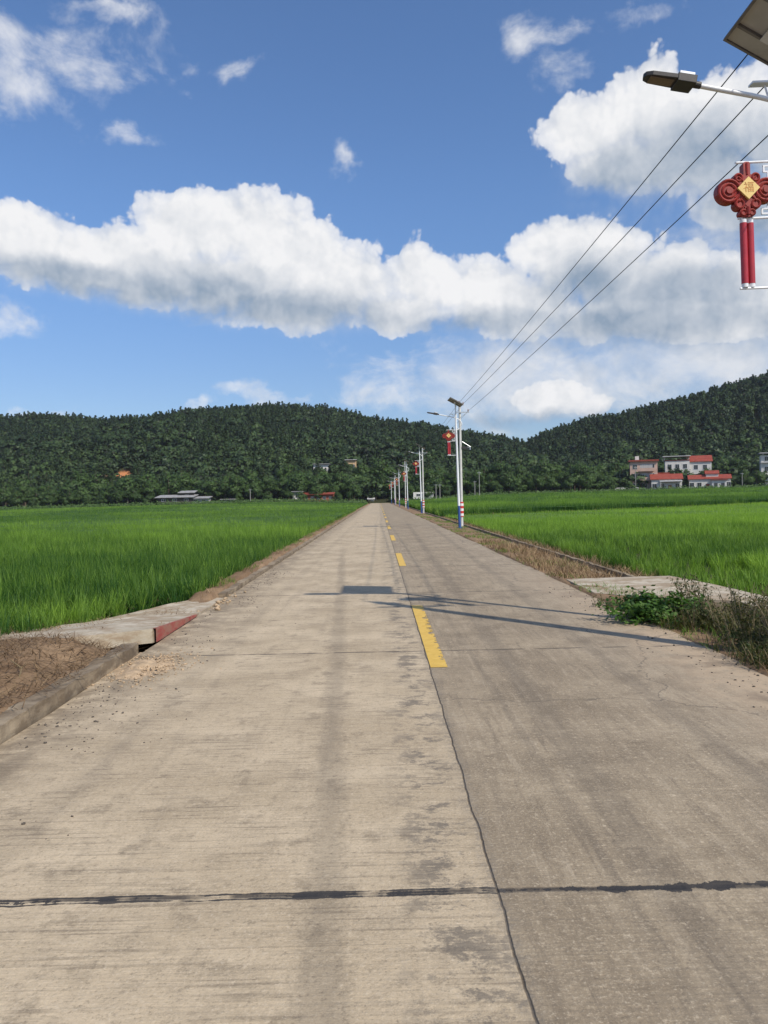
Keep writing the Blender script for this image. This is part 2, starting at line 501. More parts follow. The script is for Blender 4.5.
    sm = sd.ss(.008, .0015) * .85
    c = t.mix(sm, c, (.065, .048, .034))
    sh = sd.ss(.07, .0) * grit.ss(.40, .60)
    c = t.mix(sh * .55, c, (.16, .14, .115))
    # hair cracks
    cr = t.voro(t.vadd(p, t.vmul(t.noise(p, 1.1, 5, .6, color=True), (.9, .9, 0))), .28, 0, .5, 'DISTANCE_TO_EDGE')
    c = t.mix(cr.ss(.0035, .0008) * side * .5, c, (.09, .075, .06))
    h = broom * .55 + fine * .5 + grit * .5 + mott2 * .3 - jm * 1.2 - sm * 2.0 + tar * .5
    t.bsdf(c, .86, t.bump(h, .55, .012), 0, .25)
    return m
M['road'] = concrete_road()


def slab_concrete(name, a, b, dirt, amt=.6):
    m, t = new_mat(name)
    p = t.pos()
    n = t.noise(p, 1.7, 6, .65); f = t.noise(p, 40, 4, .6); k = t.noise(t.vmul(p, (1, 1, 2.5)), 3.1, 7, .7)
    c = t.mix(n.ss(.3, .7), a, b)
    c = t.mix(k.ss(.40, .60) * amt, c, dirt)
    c = t.mix(f.ss(.6, .75) * .4, c, (.2, .16, .12))
    t.bsdf(c, .88, t.bump(f * .4 + k, .5, .012), 0, .2)
    return m
M['slab'] = slab_concrete('culvert_concrete', (.40, .345, .255), (.55, .48, .37), (.30, .22, .14), .85)
M['kerb'] = slab_concrete('kerb_concrete', (.22, .17, .115), (.36, .29, .20), (.10, .07, .045))
M['wall_concrete'] = slab_concrete('ditch_concrete', (.42, .36, .27), (.56, .49, .38), (.28, .21, .14), .5)
M['slab_red'] = slab_concrete('red_oxide_paint', (.27, .06, .05), (.34, .08, .065), (.30, .20, .14), .55)


def yellow_paint():
    m, t = new_mat('yellow_road_paint')
    p = t.pos()
    n = t.noise(p, 9, 6, .7); k = t.noise(t.vmul(p, (2.5, 22, 1)), 1.0, 5, .65)
    c = t.mix(n.ss(.3, .7), (.60, .37, .06), (.70, .46, .10))
    c = t.mix(k.ss(.56, .72) * .35, c, (.42, .30, .12))
    bs = t.bsdf(c, .6, t.bump(k, .3, .004), 0, .3, finish=False)
    x, y, z = t.xyz(p)
    # paint flaked off in ragged bites
    bite = (t.noise(p, 6.5, 5, .68) + (x - .555) * 2.2 + (y - 9).abs().ss(4., 0.) * .10).ss(.70, .72)
    tr = t.n('ShaderNodeBsdfTransparent'); mx = t.n('ShaderNodeMixShader')
    t.l(bite, mx.inputs[0]); t.l(bs.outputs[0], mx.inputs[1]); t.l(tr.outputs[0], mx.inputs[2]); t.out(mx.outputs[0])
    return m
M['yellow'] = yellow_paint()


def ground_mat():
    m, t = new_mat('ground_soil')
    p = t.pos(); x, y, z = t.xyz(p)
    n = t.noise(p, .9, 7, .65); k = t.noise(p, 7, 7, .7); f = t.noise(p, 45, 5, .7)
    soil = t.mix(n.ss(.3, .7), (.175, .108, .062), (.31, .21, .125))
    soil = t.mix(k.ss(.5, .7) * .6, soil, (.13, .085, .055))
    soil = t.mix(f.ss(.55, .75) * .5, soil, (.46, .36, .25))
    mud = t.mix(k.ss(.35, .65), (.035, .040, .018), (.075, .070, .035))
    wood = t.mix(k.ss(.3, .7), (.022, .028, .012), (.055, .055, .024))
    fld = (x + .3).abs().ss(4.9, 5.6).max(x.ss(-3.0, -3.2) * y.ss(9.5, 12.0))
    fld = fld * (1.0 - x.ss(0.0, -1.0) * y.ss(9.5, 7.0))
    c = t.mix(fld, soil, mud)
    c = t.mix(y.ss(205, 222), c, wood)
    # bare orange earth on the hill
    e1 = t.length(t.vmul(p, (.15, .075, 0), (95.5 * .15, -274 * .075, 0))) + (k - .5) * .7
    c = t.mix(e1.ss(1.0, .7), c, (.48, .20, .085))
    t.bsdf(c, .95, t.bump(k + f * .4, .8, .03), 0, .1)
    return m
M['ground'] = ground_mat()

# ------------------------------------------------------------------ terrain
RIDGE_L = ([-600, -300, -217, -183, -142, -100, -44, -21, 13.6, 31, 66, 83, 110, 140, 200, 600],
           [30, 42, 45.5, 46.5, 48, 49, 49.5, 48, 42.5, 37, 26, 17, 7, 3, 2, 2])
RIDGE_R = ([-600, 20, 40, 60, 82, 99, 121, 153, 175, 212, 260, 320, 600], [0, 0, 2, 8, 19, 27, 34, 42, 48, 57, 64, 62, 40])


def sst(a, b, x):
    t = np.clip((x - a) / (b - a), 0, 1); return t * t * (3 - 2 * t)


def nz(x, y, s, o=0.0):
    return np.array([mnoise.fractal(Vector((a * s + o, b * s - o, o)), 1.0, 2.0, 4) for a, b in zip(np.ravel(x), np.ravel(y))]).reshape(np.shape(x))


def rise(x, y):
    return sst(60, 250, y) * np.clip(1.2 + .009 * x, 0, 2.1) * sst(5, 34, np.abs(x - .4))


def hills(x, y):
    tl = np.clip((y - 236) / (430 - 236), 0, 1.0)
    back = 1 - sst(440, 720, y)
    hl = np.interp(x, *RIDGE_L) * (.55 * np.sin(tl * math.pi / 2) + .45 * tl ** 1.25) * back
    tr = np.clip((y - 246) / (400 - 246), 0, 1.0)
    hr = np.interp(x, *RIDGE_R) * (.6 * np.sin(tr * math.pi / 2) + .4 * tr ** 1.2) * (1 - sst(410, 700, y))
    hh = np.maximum(hl, hr) + .10 * np.minimum(hl, hr)
    return hh * (1 + .10 * np.sin(x * .055 + y * .021) * np.minimum(tl * 2, 1) * sst(430, 330, y) if False else 1.0)


def ground_z(x, y, fine=True):
    x = np.asarray(x, float); y = np.asarray(y, float)
    z = np.full(np.broadcast(x, y).shape, -.20)
    near = y < 225
    # left bank
    bank = sst(-3.35, -3.0, x) * sst(-2.35, -2.62, x)
    z = np.where(x < .4, z + bank * (.20 + .10) * sst(10.6, 12.2, y), z)
    mound = sst(-5.6, -4.6, x) * (1 - sst(7.55, 8.6, y)) * (x < -2.70)
    z = np.where(x < .4, z + mound * (.30 + .12 * sst(4.6, 7.0, y) * sst(-2.8, -3.3, x)), z)
    z = np.where((x > -2.68) & (x < 3.3), -.10, z)
    z = np.where((x > -2.95) & (x <= -2.4) & (y > 7.85) & (y < 8.5), -.16, z)
    # right shoulder and ditch
    sh = (x >= 3.3) & (x < 4.60)
    z = np.where(sh, .015 + .02 * np.sin(y * .7) - .05 * sst(3.5, 4.4, x), z)
    ditch = (x >= 4.60) & (x < 4.96)
    z = np.where(ditch, -.55, z)
    z = np.where((x >= 4.96) & (x < 5.5), -.12, z)
    return z + rise(x, y) + hills(x, y)


def axis(parts):
    o = []
    for a, b, s in parts: o += list(np.arange(a, b - 1e-6, s))
    o.append(parts[-1][1]); return np.array(o)


gx = axis([(-640, -240, 16), (-240, -60, 5), (-60, -8, 2), (-8, -2.2, .085), (-2.2, 3.1, .6), (3.1, 5.6, .07), (5.6, 12, .5), (12, 60, 3), (60, 250, 5), (250, 640, 16)])
gy = axis([(-40, -2, 4), (-2, 16, .09), (16, 34, .25), (34, 80, 1.0), (80, 220, 4), (220, 460, 5), (460, 760, 12)])
GX, GY = np.meshgrid(gx, gy)
GZ = ground_z(GX, GY)
nm = (np.abs(GX) < 8) & (GY < 60) & ~((GX > -2.68) & (GX < 3.3))
amp = np.where(GX < 0, np.where(GY < 8.5, .055, .05), np.where(GX > 4.5, .02, .03))
GZ[nm] += amp[nm] * nz(GX[nm], GY[nm], 1.6, 3.1) + .35 * amp[nm] * nz(GX[nm], GY[nm], 7.0, 9.1)
hm = GY > 236
GZ[hm] += (5.0 * nz(GX[hm], GY[hm], .014, 5.5) - .5) * sst(236, 290, GY[hm])
ny, nx = GX.shape
idx = np.arange(ny * nx).reshape(ny, nx)
Q = np.stack([idx[:-1, :-1], idx[:-1, 1:], idx[1:, 1:], idx[1:, :-1]], -1).reshape(-1, 4)
g_o = np_mesh('ground', np.stack([GX, GY, GZ], -1).reshape(-1, 3), [Q], M['ground'], smooth=True)
tag(g_o, 'bare soil, paddy mud and wooded hills either side of the road', 'ground', kind='structure')
# far plain out to the horizon
far = MB(); far.add([(-745, -116, -.75), (745, -116, -.75), (745, 776, -.75), (-745, 776, -.75)], [(0, 1, 2, 3)])
o = far.build('terrain', M['ground']); tag(o, 'flat land reaching to the horizon', 'terrain', kind='structure')


def gz_at(x, y):
    """height of the built ground under x,y (bilinear)"""
    x = np.atleast_1d(np.asarray(x, float)); y = np.atleast_1d(np.asarray(y, float))
    i = np.clip(np.searchsorted(gx, x) - 1, 0, nx - 2); j = np.clip(np.searchsorted(gy, y) - 1, 0, ny - 2)
    u = (x - gx[i]) / (gx[i + 1] - gx[i]); v = (y - gy[j]) / (gy[j + 1] - gy[j])
    return (GZ[j, i] * (1 - u) + GZ[j, i + 1] * u) * (1 - v) + (GZ[j + 1, i] * (1 - u) + GZ[j + 1, i + 1] * u) * v


# ------------------------------------------------------------------ road
ROAD_END = 244
b = MB()
ys = list(np.arange(-8, 30, .35)) + list(np.arange(30, ROAD_END, 4)) + [ROAD_END]
L, Rr = [], []
for yy in ys:
    L.append((-2.56 + .02 * mnoise.noise((0, yy * 1.3, 0)) + .015 * mnoise.noise((0, yy * 6, 3)), yy))
    Rr.append((3.34 + .03 * mnoise.noise((5, yy * 1.1, 0)) + .02 * mnoise.noise((7, yy * 5, 3)), yy))
n = len(ys)
vs = [(a, c, 0) for a, c in L] + [(a, c, 0) for a, c in Rr] + [(a, c, -.2) for a, c in L] + [(a, c, -.2) for a, c in Rr]
fs = []
for i in range(n - 1):
    fs += [(i, n + i, n + i + 1, i + 1), (i, i + 1, 2 * n + i + 1, 2 * n + i), (n + i + 1, n + i, 3 * n + i, 3 * n + i + 1)]
fs += [(n, 0, 2 * n, 3 * n), (n - 1, 2 * n - 1, 4 * n - 1, 3 * n - 1)]
b.add(vs, fs)
o = b.build('road', M['road']); tag(o, 'straight concrete road with a paler left lane', 'road', kind='structure')
b = MB(); y0 = 6.9
while y0 < 235:
    d0 = [(.455, y0), (.615, y0), (.615, y0 + 4), (.455, y0 + 4)]
    b.add([(a, c, .004) for a, c in d0], [(0, 1, 2, 3)]); y0 += 10.35
o = b.build('lane_marking', M['yellow']); tag(o, 'dashed yellow line down the middle of the road', 'road marking', kind='structure')

# ------------------------------------------------------------------ kerb, culvert slabs, ditch walls
def rough_wall(name, x0, x1, ya, yb, z0, z1, mat, step=.12, wob=.012, seed=0):
    b = MB(); ys = np.arange(ya, yb + 1e-6, step); m_ = len(ys); vs = []
    for k, yy in enumerate(ys):
        e = lambda q: wob * mnoise.fractal(Vector((q + seed, yy * 2.3, seed)), 1, 2, 4)
        vs += [(x0 + e(1), yy, z0), (x0 + e(2), yy, z1 + e(3)), (x1 + e(4), yy, z1 + e(5)), (x1 + e(6), yy, z0)]
    fs = []
    for k in range(m_ - 1):
        for q in range(3): fs.append((4 * k + q, 4 * k + q + 1, 4 * k + q + 5, 4 * k + q + 4))
    fs += [(0, 3, 2, 1), tuple(4 * (m_ - 1) + q for q in range(4))]
    return b.add(vs, fs).build(name, mat)


o = rough_wall('kerb', -2.74, -2.585, -3, 7.86, -.3, .115, M['kerb'], .07, .03, seed=2)
tag(o, 'low weathered concrete kerb holding back dry straw on the left', 'kerb')
o = rough_wall('kerb', -2.80, -2.585, 12.3, 120, -.3, .06, M['kerb'], .3, .03, seed=4)
tag(o, 'long dirt stained kerb between the road and the left rice field', 'kerb')
o = rough_wall('ditch_wall', 4.95, 5.05, 13.55, 190, -.6, -.045, M['kerb'], .2, .03, seed=6)
tag(o, 'thin concrete ditch rim along the right rice field', 'ditch wall')
o = rough_wall('ditch_wall', 4.55, 4.64, 13.7, 190, -.6, -.05, M['kerb'], .4, .03, seed=8)
tag(o, 'dirt covered ditch edge beside the dry grass verge', 'ditch wall')
o = rough_wall('ditch_wall', 4.98, 5.50, -3, 10.25, -.6, .06, M['wall_concrete'], .2, .015, seed=10)
tag(o, 'wide pale ditch wall behind the dry weeds on the right', 'ditch wall')


def slab(name, outline, zf, thick, mat, label):
    """outline counter-clockwise, subdivided so the top can slope"""
    cx = sum(p[0] for p in outline) / len(outline); cy = sum(p[1] for p in outline) / len(outline)
    pts = []
    for i, p in enumerate(outline):
        q = outline[(i + 1) % len(outline)]; k = max(1, int(math.dist(p, q) / .12))
        for j in range(k):
            a, c = p[0] + (q[0] - p[0]) * j / k, p[1] + (q[1] - p[1]) * j / k
            w = .018 * mnoise.fractal(Vector((a * 2.5, c * 2.5, 1)), 1, 2, 3)
            pts.append((a + w, c + w))
    b = MB(); n = len(pts); rings = 7; vs = []
    for r in range(rings):
        s = 1 - r / rings
        for a, c in pts:
            xx, yy = cx + (a - cx) * s, cy + (c - cy) * s
            vs.append((xx, yy, zf(xx, yy) + .008 * mnoise.fractal(Vector((xx * 3, yy * 3, 7)), 1, 2, 3)))
    vs.append((cx, cy, zf(cx, cy)))
    fs = [(r * n + i, r * n + (i + 1) % n, (r + 1) * n + (i + 1) % n, (r + 1) * n + i) for r in range(rings - 1) for i in range(n)]
    fs += [((rings - 1) * n + i, (rings - 1) * n + (i + 1) % n, rings * n) for i in range(n)]
    o = len(vs); vs += [(a, c, zf(a, c) - thick) for a, c in pts]
    fs += [(i, o + i, o + (i + 1) % n, (i + 1) % n) for i in range(n)]
    b.add(vs, fs)
    ob = b.build(name, mat); tag(ob, label, 'concrete slab'); return ob


zl = lambda x, y: max(.022, .165 * (1 - max(0, y - 8.4) / 2.2)) - max(0, -x - 3.3) * .06
sl = slab('culvert_slab', [(-2.60, 8.42), (-2.575, 12.1), (-2.9, 12.3), (-4.0, 10.1), (-4.9, 8.9), (-4.6, 7.6), (-3.75, 7.75)], zl, .16, M['slab'],
          'pale concrete culvert slab with a red painted edge by the left rice field')
b = MB(); k = 14
ys = [8.44 + (10.35 - 8.44) * i / k for i in range(k + 1)]
vs = [(-2.572, q, zl(-2.57, q) + .004) for q in ys] + [(-2.572, q, max(.002, zl(-2.57, q) - .155)) for q in ys] + [(-2.612, q, zl(-2.6, q) + .004) for q in ys]
fs = [(i, k + 1 + i, k + 2 + i, i + 1) for i in range(k)] + [(2 * k + 2 + i, i, i + 1, 2 * k + 3 + i) for i in range(k)]
b.add(vs, fs).build('painted_edge', M['slab_red'], sl)
slab('culvert_slab', [(3.37, 11.55), (4.50, 10.55), (4.93, 10.28), (5.52, 10.28), (5.46, 12.0), (5.28, 13.45), (3.42, 13.62)], lambda x, y: .035 + .02 * (x - 3.4), .2, M['slab'],
     'pale concrete culvert slab behind the green bush on the right')


# ------------------------------------------------------------------ blades: rice, straw, dry grass
def blades(px, py, pz, h, w, lean, curve, tint, az=None, seg=2):
    """tapered bent blades; all arguments arrays of one length"""
    n = len(px)
    az = rng.uniform(0, 2 * np.pi, n) if az is None else az
    ld = np.stack([np.cos(az), np.sin(az)], -1)
    wa = az + np.pi / 2 + rng.normal(0, .5, n)
    wd = np.stack([np.cos(wa), np.sin(wa)], -1)
    rows = []
    for i in range(seg + 1):
        t = i / seg
        off = (lean * t + curve * t * t) * h
        zz = h * (t - .35 * curve * t * t)
        c = np.stack([px + ld[:, 0] * off, py + ld[:, 1] * off, pz + zz], -1)
        if i < seg:
            ww = w * (1 - .45 * t) / 2
            e = np.concatenate([wd * ww[:, None], np.zeros((n, 1))], -1)
            rows += [c - e, c + e]
        else:
            rows.append(c)
    V = np.stack(rows, 1)
    k = V.shape[1]
    base = (np.arange(n) * k)[:, None]
    quads = [base + np.array([2 * i, 2 * i + 1, 2 * i + 3, 2 * i + 2]) for i in range(seg - 1)]
    tri = base + np.array([2 * seg - 2, 2 * seg - 1, 2 * seg])
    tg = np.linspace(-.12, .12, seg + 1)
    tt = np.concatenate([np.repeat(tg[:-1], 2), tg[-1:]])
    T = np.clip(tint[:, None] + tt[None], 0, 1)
    return V.reshape(-1, 3), (np.concatenate(quads) if quads else None), tri, T.ravel()


def build_blades(name, parts, mat, sheets=()):
    Vs, Qs, Ts, A, o = [], [], [], [], 0
    for V, q, t, a in parts:
        Vs.append(V); A.append(a)
        if q is not None: Qs.append(q + o)
        Ts.append(t + o); o += len(V)
    for V, q, a in sheets:
        Vs.append(V); A.append(a); Qs.append(q + o); o += len(V)
    f = [np.concatenate(Qs)] if Qs else []
    return np_mesh(name, np.concatenate(Vs), f + [np.concatenate(Ts)], mat, np.concatenate(A))


def sheet(xs, ys, zf, inside, tint):
    A, B = np.meshgrid(xs, ys); Z = zf(A, B) + rng.normal(0, .02, A.shape)
    ny_, nx_ = A.shape; ii = np.arange(ny_ * nx_).reshape(ny_, nx_)
    q = np.stack([ii[:-1, :-1], ii[:-1, 1:], ii[1:, 1:], ii[1:, :-1]], -1).reshape(-1, 4)
    cx = (A[:-1, :-1] + A[1:, 1:]).ravel() / 2; cy = (B[:-1, :-1] + B[1:, 1:]).ravel() / 2
    return np.stack([A, B, Z], -1).reshape(-1, 3), q[inside(cx, cy)], np.full(ny_ * nx_, tint) + rng.normal(0, .05, ny_ * nx_)


def scatter(x0, x1, y0, y1, dens, inside):
    s = 1 / math.sqrt(dens)
    A, B = np.meshgrid(np.arange(x0, x1, s), np.arange(y0, y1, s))
    A = A.ravel() + rng.uniform(-.38, .38, A.size) * s; B = B.ravel() + rng.uniform(-.38, .38, B.size) * s
    k = inside(A, B); return A[k], B[k]


def rice(name, regions, inside, h0, label, zb=-.2, tint0=.33, edge=None, sheets=()):
    """regions: (x0,x1,y0,y1,clumps per m2, blades per clump, blade width, seg)"""
    parts = []
    for (x0, x1, y0, y1, dens, nb, w, seg) in regions:
        cx, cy = scatter(x0, x1, y0, y1, dens, lambda a, c: inside(a, c) & (np.abs(a) < .60 * c + 4))
        m_ = len(cx)
        if not m_: continue
        cz = zb + rise(cx, cy)
        big = .5 + .5 * np.sin(cx * .45 + 1.3 * np.sin(cy * .21)) * np.sin(cy * .33 + .8 * np.sin(cx * .17))
        pn = nz(cx, cy, .16 if y0 > 40 else .35, 21.0); pl = nz(cx, cy, .035, 25.0)
        ct = tint0 + .10 * (big - .5) + .38 * pn + .35 * pl + rng.normal(0, .09, m_)
        ch = h0 * (1 + .08 * (big - .5) + .22 * pn) * rng.normal(1, .09, m_)
        if edge is not None: dt, dh = edge(cx, cy); ct = ct + dt; ch = ch * dh
        r = np.repeat(np.arange(m_), nb); k = len(r)
        sp = .034 if nb > 20 else .06 if nb > 12 else .09
        px, py = cx[r] + rng.normal(0, sp, k), cy[r] + rng.normal(0, sp, k)
        azc = rng.uniform(0, 2 * np.pi, k)
        parts.append(blades(px, py, cz[r], ch[r] * rng.uniform(.62, 1.12, k), np.full(k, w) * rng.uniform(.7, 1.3, k),
                            np.abs(rng.normal(.10, .10, k)), np.abs(rng.normal(.22, .16, k)), ct[r] + rng.normal(0, .17, k), azc, seg))
    o = build_blades(name, parts, M['rice'], sheets)
    return tag(o, label, 'rice field', kind='stuff')


def in_left(x, y):
    ex = np.where(y < 12.4, np.interp(y, [7.6, 8.4, 9.8, 11.2, 12.4], [-4.9, -4.45, -4.0, -3.45, -3.0]), -3.02)
    return (x < ex) & (y > 7.7) & (y < 212)


def edge_left(x, y):
    d = np.clip((y - 8) / 3.2, 0, 1)
    patch = np.exp(-((x + 4.45) / .75) ** 2 - ((y - 10.2) / 1.0) ** 2)
    return .62 * patch - .12 * (y < 22), 1 - .18 * patch


LX = np.concatenate([np.arange(-170, -30, 4.0), np.arange(-30, -3, .9), [-3.15]])
LY = np.concatenate([np.arange(14, 60, 1.2), np.arange(60, 212, 4.0)])
rice('rice_field', [(-13, -2.9, 7.7, 20, 17, 38, .0125, 3), (-32, -2.9, 20, 46, 20, 14, .017, 2), (-66, -2.9, 46, 100, 9, 8, .034, 2), (-135, -2.9, 100, 212, 2.6, 8, .075, 2)],
     in_left, .60, 'lush bright green rice field left of the road', edge=edge_left,
     sheets=[sheet(LX, LY, lambda a, c: -.2 + .40 * sst(14, 44, c) + rise(a, c), lambda a, c: (a < -3.3) & (np.abs(a) < .62 * c + 6), .22)])


def plot_y(x): return 62.6 + (x - 7.7) * .62


def in_right(x, y):
    ex = np.interp(y, [9, 10.2, 12, 13.6], [5.75, 5.75, 5.70, 5.5])
    ex = np.where(y > 13.6, 5.32, ex)
    wet = (np.abs(x - 6.9 - .04 * (y - 16)) < .9) & (y > 14) & (y < 26)
    thin = np.where(wet, np.sin(x * 17.3 + y * 9.1) > .55, True)
    return (x > ex) & (y > 6) & (y < plot_y(x) - 2.2) & thin


RX = np.concatenate([[5.4], np.arange(6, 30, .9), np.arange(30, 130, 4.0)])
RY = np.concatenate([np.arange(26, 60, 1.2), np.arange(60, 140, 3.0)])
rice('rice_field', [(5, 14, 7, 24, 15, 34, .012, 3), (5, 34, 24, 48, 18, 13, .018, 2), (5, 80, 48, 105, 8, 8, .036, 2)],
     in_right, .46, 'lighter green rice plot along the right verge', tint0=.60,
     edge=lambda x, y: (.10 * (y < 16) + .16 * sst(30, 60, y), np.where(y < 15, .85, 1.0)),
     sheets=[sheet(RX, RY, lambda a, c: -.22 + .30 * sst(26, 52, c) + rise(a, c), lambda a, c: (c < plot_y(a) - 4) & (a > 5.5) & (np.abs(a) < .62 * c + 6), .45)])


def in_far(x, y): return (x > 5.4) & (y > plot_y(x)) & (y < 214)


FX = np.concatenate([[5.6], np.arange(8, 150, 3.5)]); FY = np.arange(62, 214, 3.5)
rice('rice_field', [(5, 80, 60, 112, 8, 9, .036, 2), (5, 140, 112, 214, 2.6, 8, .075, 2)], in_far, .95,
     'taller dark green rice plot in front of the red roofed houses', tint0=.28,
     edge=lambda x, y: (-.18 * (y < plot_y(x) + 2.5), np.ones_like(x)),
     sheets=[sheet(FX, FY, lambda a, c: .42 + rise(a, c), lambda a, c: (c > plot_y(a) + 2.5) & (np.abs(a) < .62 * c + 6), .22)])
# straw coloured bund between the two right plots
bx, by = scatter(6, 90, 58, 120, 14, lambda a, c: np.abs(c - (plot_y(a) - 1.0)) < .55)
k = len(bx)
o = build_blades('dry_grass', [blades(bx, by, -.15 + rise(bx, by), rng.uniform(.15, .4, k), np.full(k, .05), np.abs(rng.normal(.3, .2, k)), np.abs(rng.normal(.3, .2, k)), rng.uniform(.4, .95, k))], M['straw'])
tag(o, 'thin strip of pale dry grass between the two right rice plots', 'dry grass', kind='stuff')


def dry(name, x, y, h, label, tint=(.2, .95), w=.006, lie=1.0, z=None, cat='dry grass'):
    k = len(x); zz = (gz_at(x, y) if z is None else z) - .01
    o = build_blades(name, [blades(x, y, zz, h * rng.uniform(.5, 1.3, k), np.full(k, w) * rng.uniform(.6, 1.5, k),
                                   np.abs(rng.normal(.5 * lie, .35, k)), np.abs(rng.normal(.4, .25, k)), rng.uniform(*tint, k), None, 3)], M['straw'])
    return tag(o, label, cat, kind='stuff')


# dry grass verge, right
x, y = scatter(3.35, 4.62, 13.7, 90, 260, lambda a, c: nz(a, c, .9, 2.0) + .55 * (c < 26) - .35 * np.abs(a - 3.95) > .05 + .036 * (c - 14))
dry('dry_grass', x, y, .20, 'brown dry grass tufts on the right verge before the ditch', w=.010)
x, y = scatter(4.98, 5.5, 13.7, 60, 220, lambda a, c: nz(a, c, .9, 5.0) > -.25)
dry('dry_grass', x, y, .20, 'dry grass fringe beyond the ditch at the edge of the right rice plot', w=.010)
# straw heap, left: long lying stems
x, y = scatter(-6.5, -2.6, -1, 8.3, 560, lambda a, c: (nz(a, c, 1.2, 4.0) > -.6) & ((a < -2.72) | (nz(a, c, 1.7, 14.0) > .05)) & (a > -.6 * c - 3))
k = len(x)
o = build_blades('straw', [blades(x, y, np.maximum(gz_at(x, y), np.where((x > -2.76) & (y < 7.6), .118, -1)) + rng.uniform(-.005, .03, k), rng.uniform(.03, .085, k), rng.uniform(.004, .010, k), np.abs(rng.normal(2.6, 1.2, k)), np.abs(rng.normal(.2, .4, k)), np.clip(rng.normal(.22, .22, k), 0, 1), None, 2)], M['straw'])
tag(o, 'brown dry straw heaped behind the left kerb', 'straw', kind='stuff')
x, y = scatter(-3.05, -2.55, 11.8, 60, 130, lambda a, c: nz(a, c, 1.3, 8.0) > .0)
dry('dry_grass', x, y, .09, 'short dry grass on the dirt bank of the left rice field', w=.008, lie=1.5)
x, y = scatter(-4.9, -2.6, 7.7, 12, 150, lambda a, c: (nz(a, c, 1.5, 12.0) - .35 * (a + 3.5) > .05) & (c > 8.3 - .3 * (a + 3)))
z_ = np.array([zl(a, c) for a, c in zip(x, y)]); k = len(x)
o = build_blades('straw', [blades(x, y, z_ + .012, rng.uniform(.015, .05, k), np.full(k, .008), np.abs(rng.normal(2.5, .9, k)), np.abs(rng.normal(.1, .3, k)), rng.uniform(.1, .7, k), None, 2)], M['straw'])
tag(o, 'loose brown straw strewn over the left culvert slab', 'straw', kind='stuff')


# green grass creeping along both verges
x, y = scatter(-3.06, -2.62, 12.2, 90, 60, lambda a, c: nz(a, c, .7, 31.0) > .10)
x2, y2 = scatter(3.2, 4.6, 5.6, 70, 46, lambda a, c: nz(a, c, .55, 33.0) > .16)
x, y = np.concatenate([np.repeat(x, 5), np.repeat(x2, 5)]), np.concatenate([np.repeat(y, 5), np.repeat(y2, 5)])
k = len(x); x = x + rng.normal(0, .03, k); y = y + rng.normal(0, .03, k)
o = build_blades('grass', [blades(x, y, gz_at(x, y) - .01, rng.uniform(.04, .16, k), np.full(k, .008), np.abs(rng.normal(.3, .25, k)), np.abs(rng.normal(.4, .25, k)), rng.uniform(.1, .7, k), None, 2)], M['rice'])
tag(o, 'thin green grass creeping over the verges', 'grass', kind='stuff')


# stones along the edges
def stones(name, pts, label, col_mat):
    ico_v, ico_f = [], []
    import bmesh
    bm = bmesh.new(); bmesh.ops.create_icosphere(bm, subdivisions=1, radius=1)
    bv = np.array([q.co[:] for q in bm.verts]); bf = np.array([[q.index for q in f.verts] for f in bm.faces]); bm.free()
    Vs, Fs = [], []
    for i, (px, py, pz, s) in enumerate(pts):
        v = bv * (1 + .35 * rng.uniform(-1, 1, (len(bv), 1))) * s * np.array([1, rng.uniform(.6, 1), rng.uniform(.45, .8)])
        a = rng.uniform(0, 6.28); c_, s_ = math.cos(a), math.sin(a)
        v = v @ np.array([[c_, s_, 0], [-s_, c_, 0], [0, 0, 1]])
        Vs.append(v + np.array([px, py, pz + s * .25])); Fs.append(bf + i * len(bv))
    o = np_mesh(name, np.concatenate(Vs), [np.concatenate(Fs)], col_mat)
    return tag(o, label, 'gravel', kind='stuff')


M['stone'] = simple('dark_stone', (.10, .085, .07), .9, 0, .2, .4, 20)
M['sand'] = simple('pale_earth', (.42, .31, .20), .95, 0, .1, .25, 14)
pts = []
for i in range(1100):
    yy = 3.5 + 14 * rng.random() ** 1.3; xx = -2.5 + abs(rng.normal(0, .38)) + .02 * rng.normal()
    if mnoise.noise((xx * 1.5, yy * .8, 4)) < -.12: continue
    pts.append((xx, yy, 0, .004 + .009 * rng.random() ** 2.5))
stones('gravel', pts, 'small dark stones strewn along the left edge of the road', M['stone'])
pts = [(3.3 - abs(rng.normal(0, .3)), 4.8 + 8 * rng.random(), 0, .004 + .011 * rng.random() ** 2.5) for i in range(260)]
stones('gravel', pts, 'small stones strewn along the right edge of the road', M['stone'])
# crumbled earth on the road by the left slab
sx_, sy_ = np.meshgrid(np.linspace(-2.60, -1.72, 60), np.linspace(6.45, 7.95, 80))
hh_ = .055 * np.exp(-((sx_ + 2.28) / .17) ** 2 - ((sy_ - 7.2) / .34) ** 2) * (1 + 1.1 * nz(sx_, sy_, 5.0, 3.3)) + .018 * nz(sx_, sy_, 14.0, 1.0) * np.exp(-((sx_ + 2.28) / .22) ** 2 - ((sy_ - 7.2) / .42) ** 2) - .006
jj = np.arange(sx_.size).reshape(sx_.shape)
o = np_mesh('dirt', np.stack([sx_, sy_, hh_], -1).reshape(-1, 3), [np.stack([jj[:-1, :-1], jj[:-1, 1:], jj[1:, 1:], jj[1:, :-1]], -1).reshape(-1, 4)], M['sand'])
tag(o, 'small heap of pale earth on the road beside the left culvert slab', 'dirt', kind='stuff')
pts = []
for i in range(900):
    a = rng.normal(0, 1, 2); xx, yy = -2.25 + a[0] * .19, 7.2 + a[1] * .36
    if xx < -2.56: continue
    pts.append((xx, yy, max(0, .045 * math.exp(-(a[0] ** 2 + a[1] ** 2) / 1.0)), .003 + .014 * rng.random() ** 3))
stones('dirt', pts, 'crumbs of pale earth scattered round the small heap on the road', M['sand'])
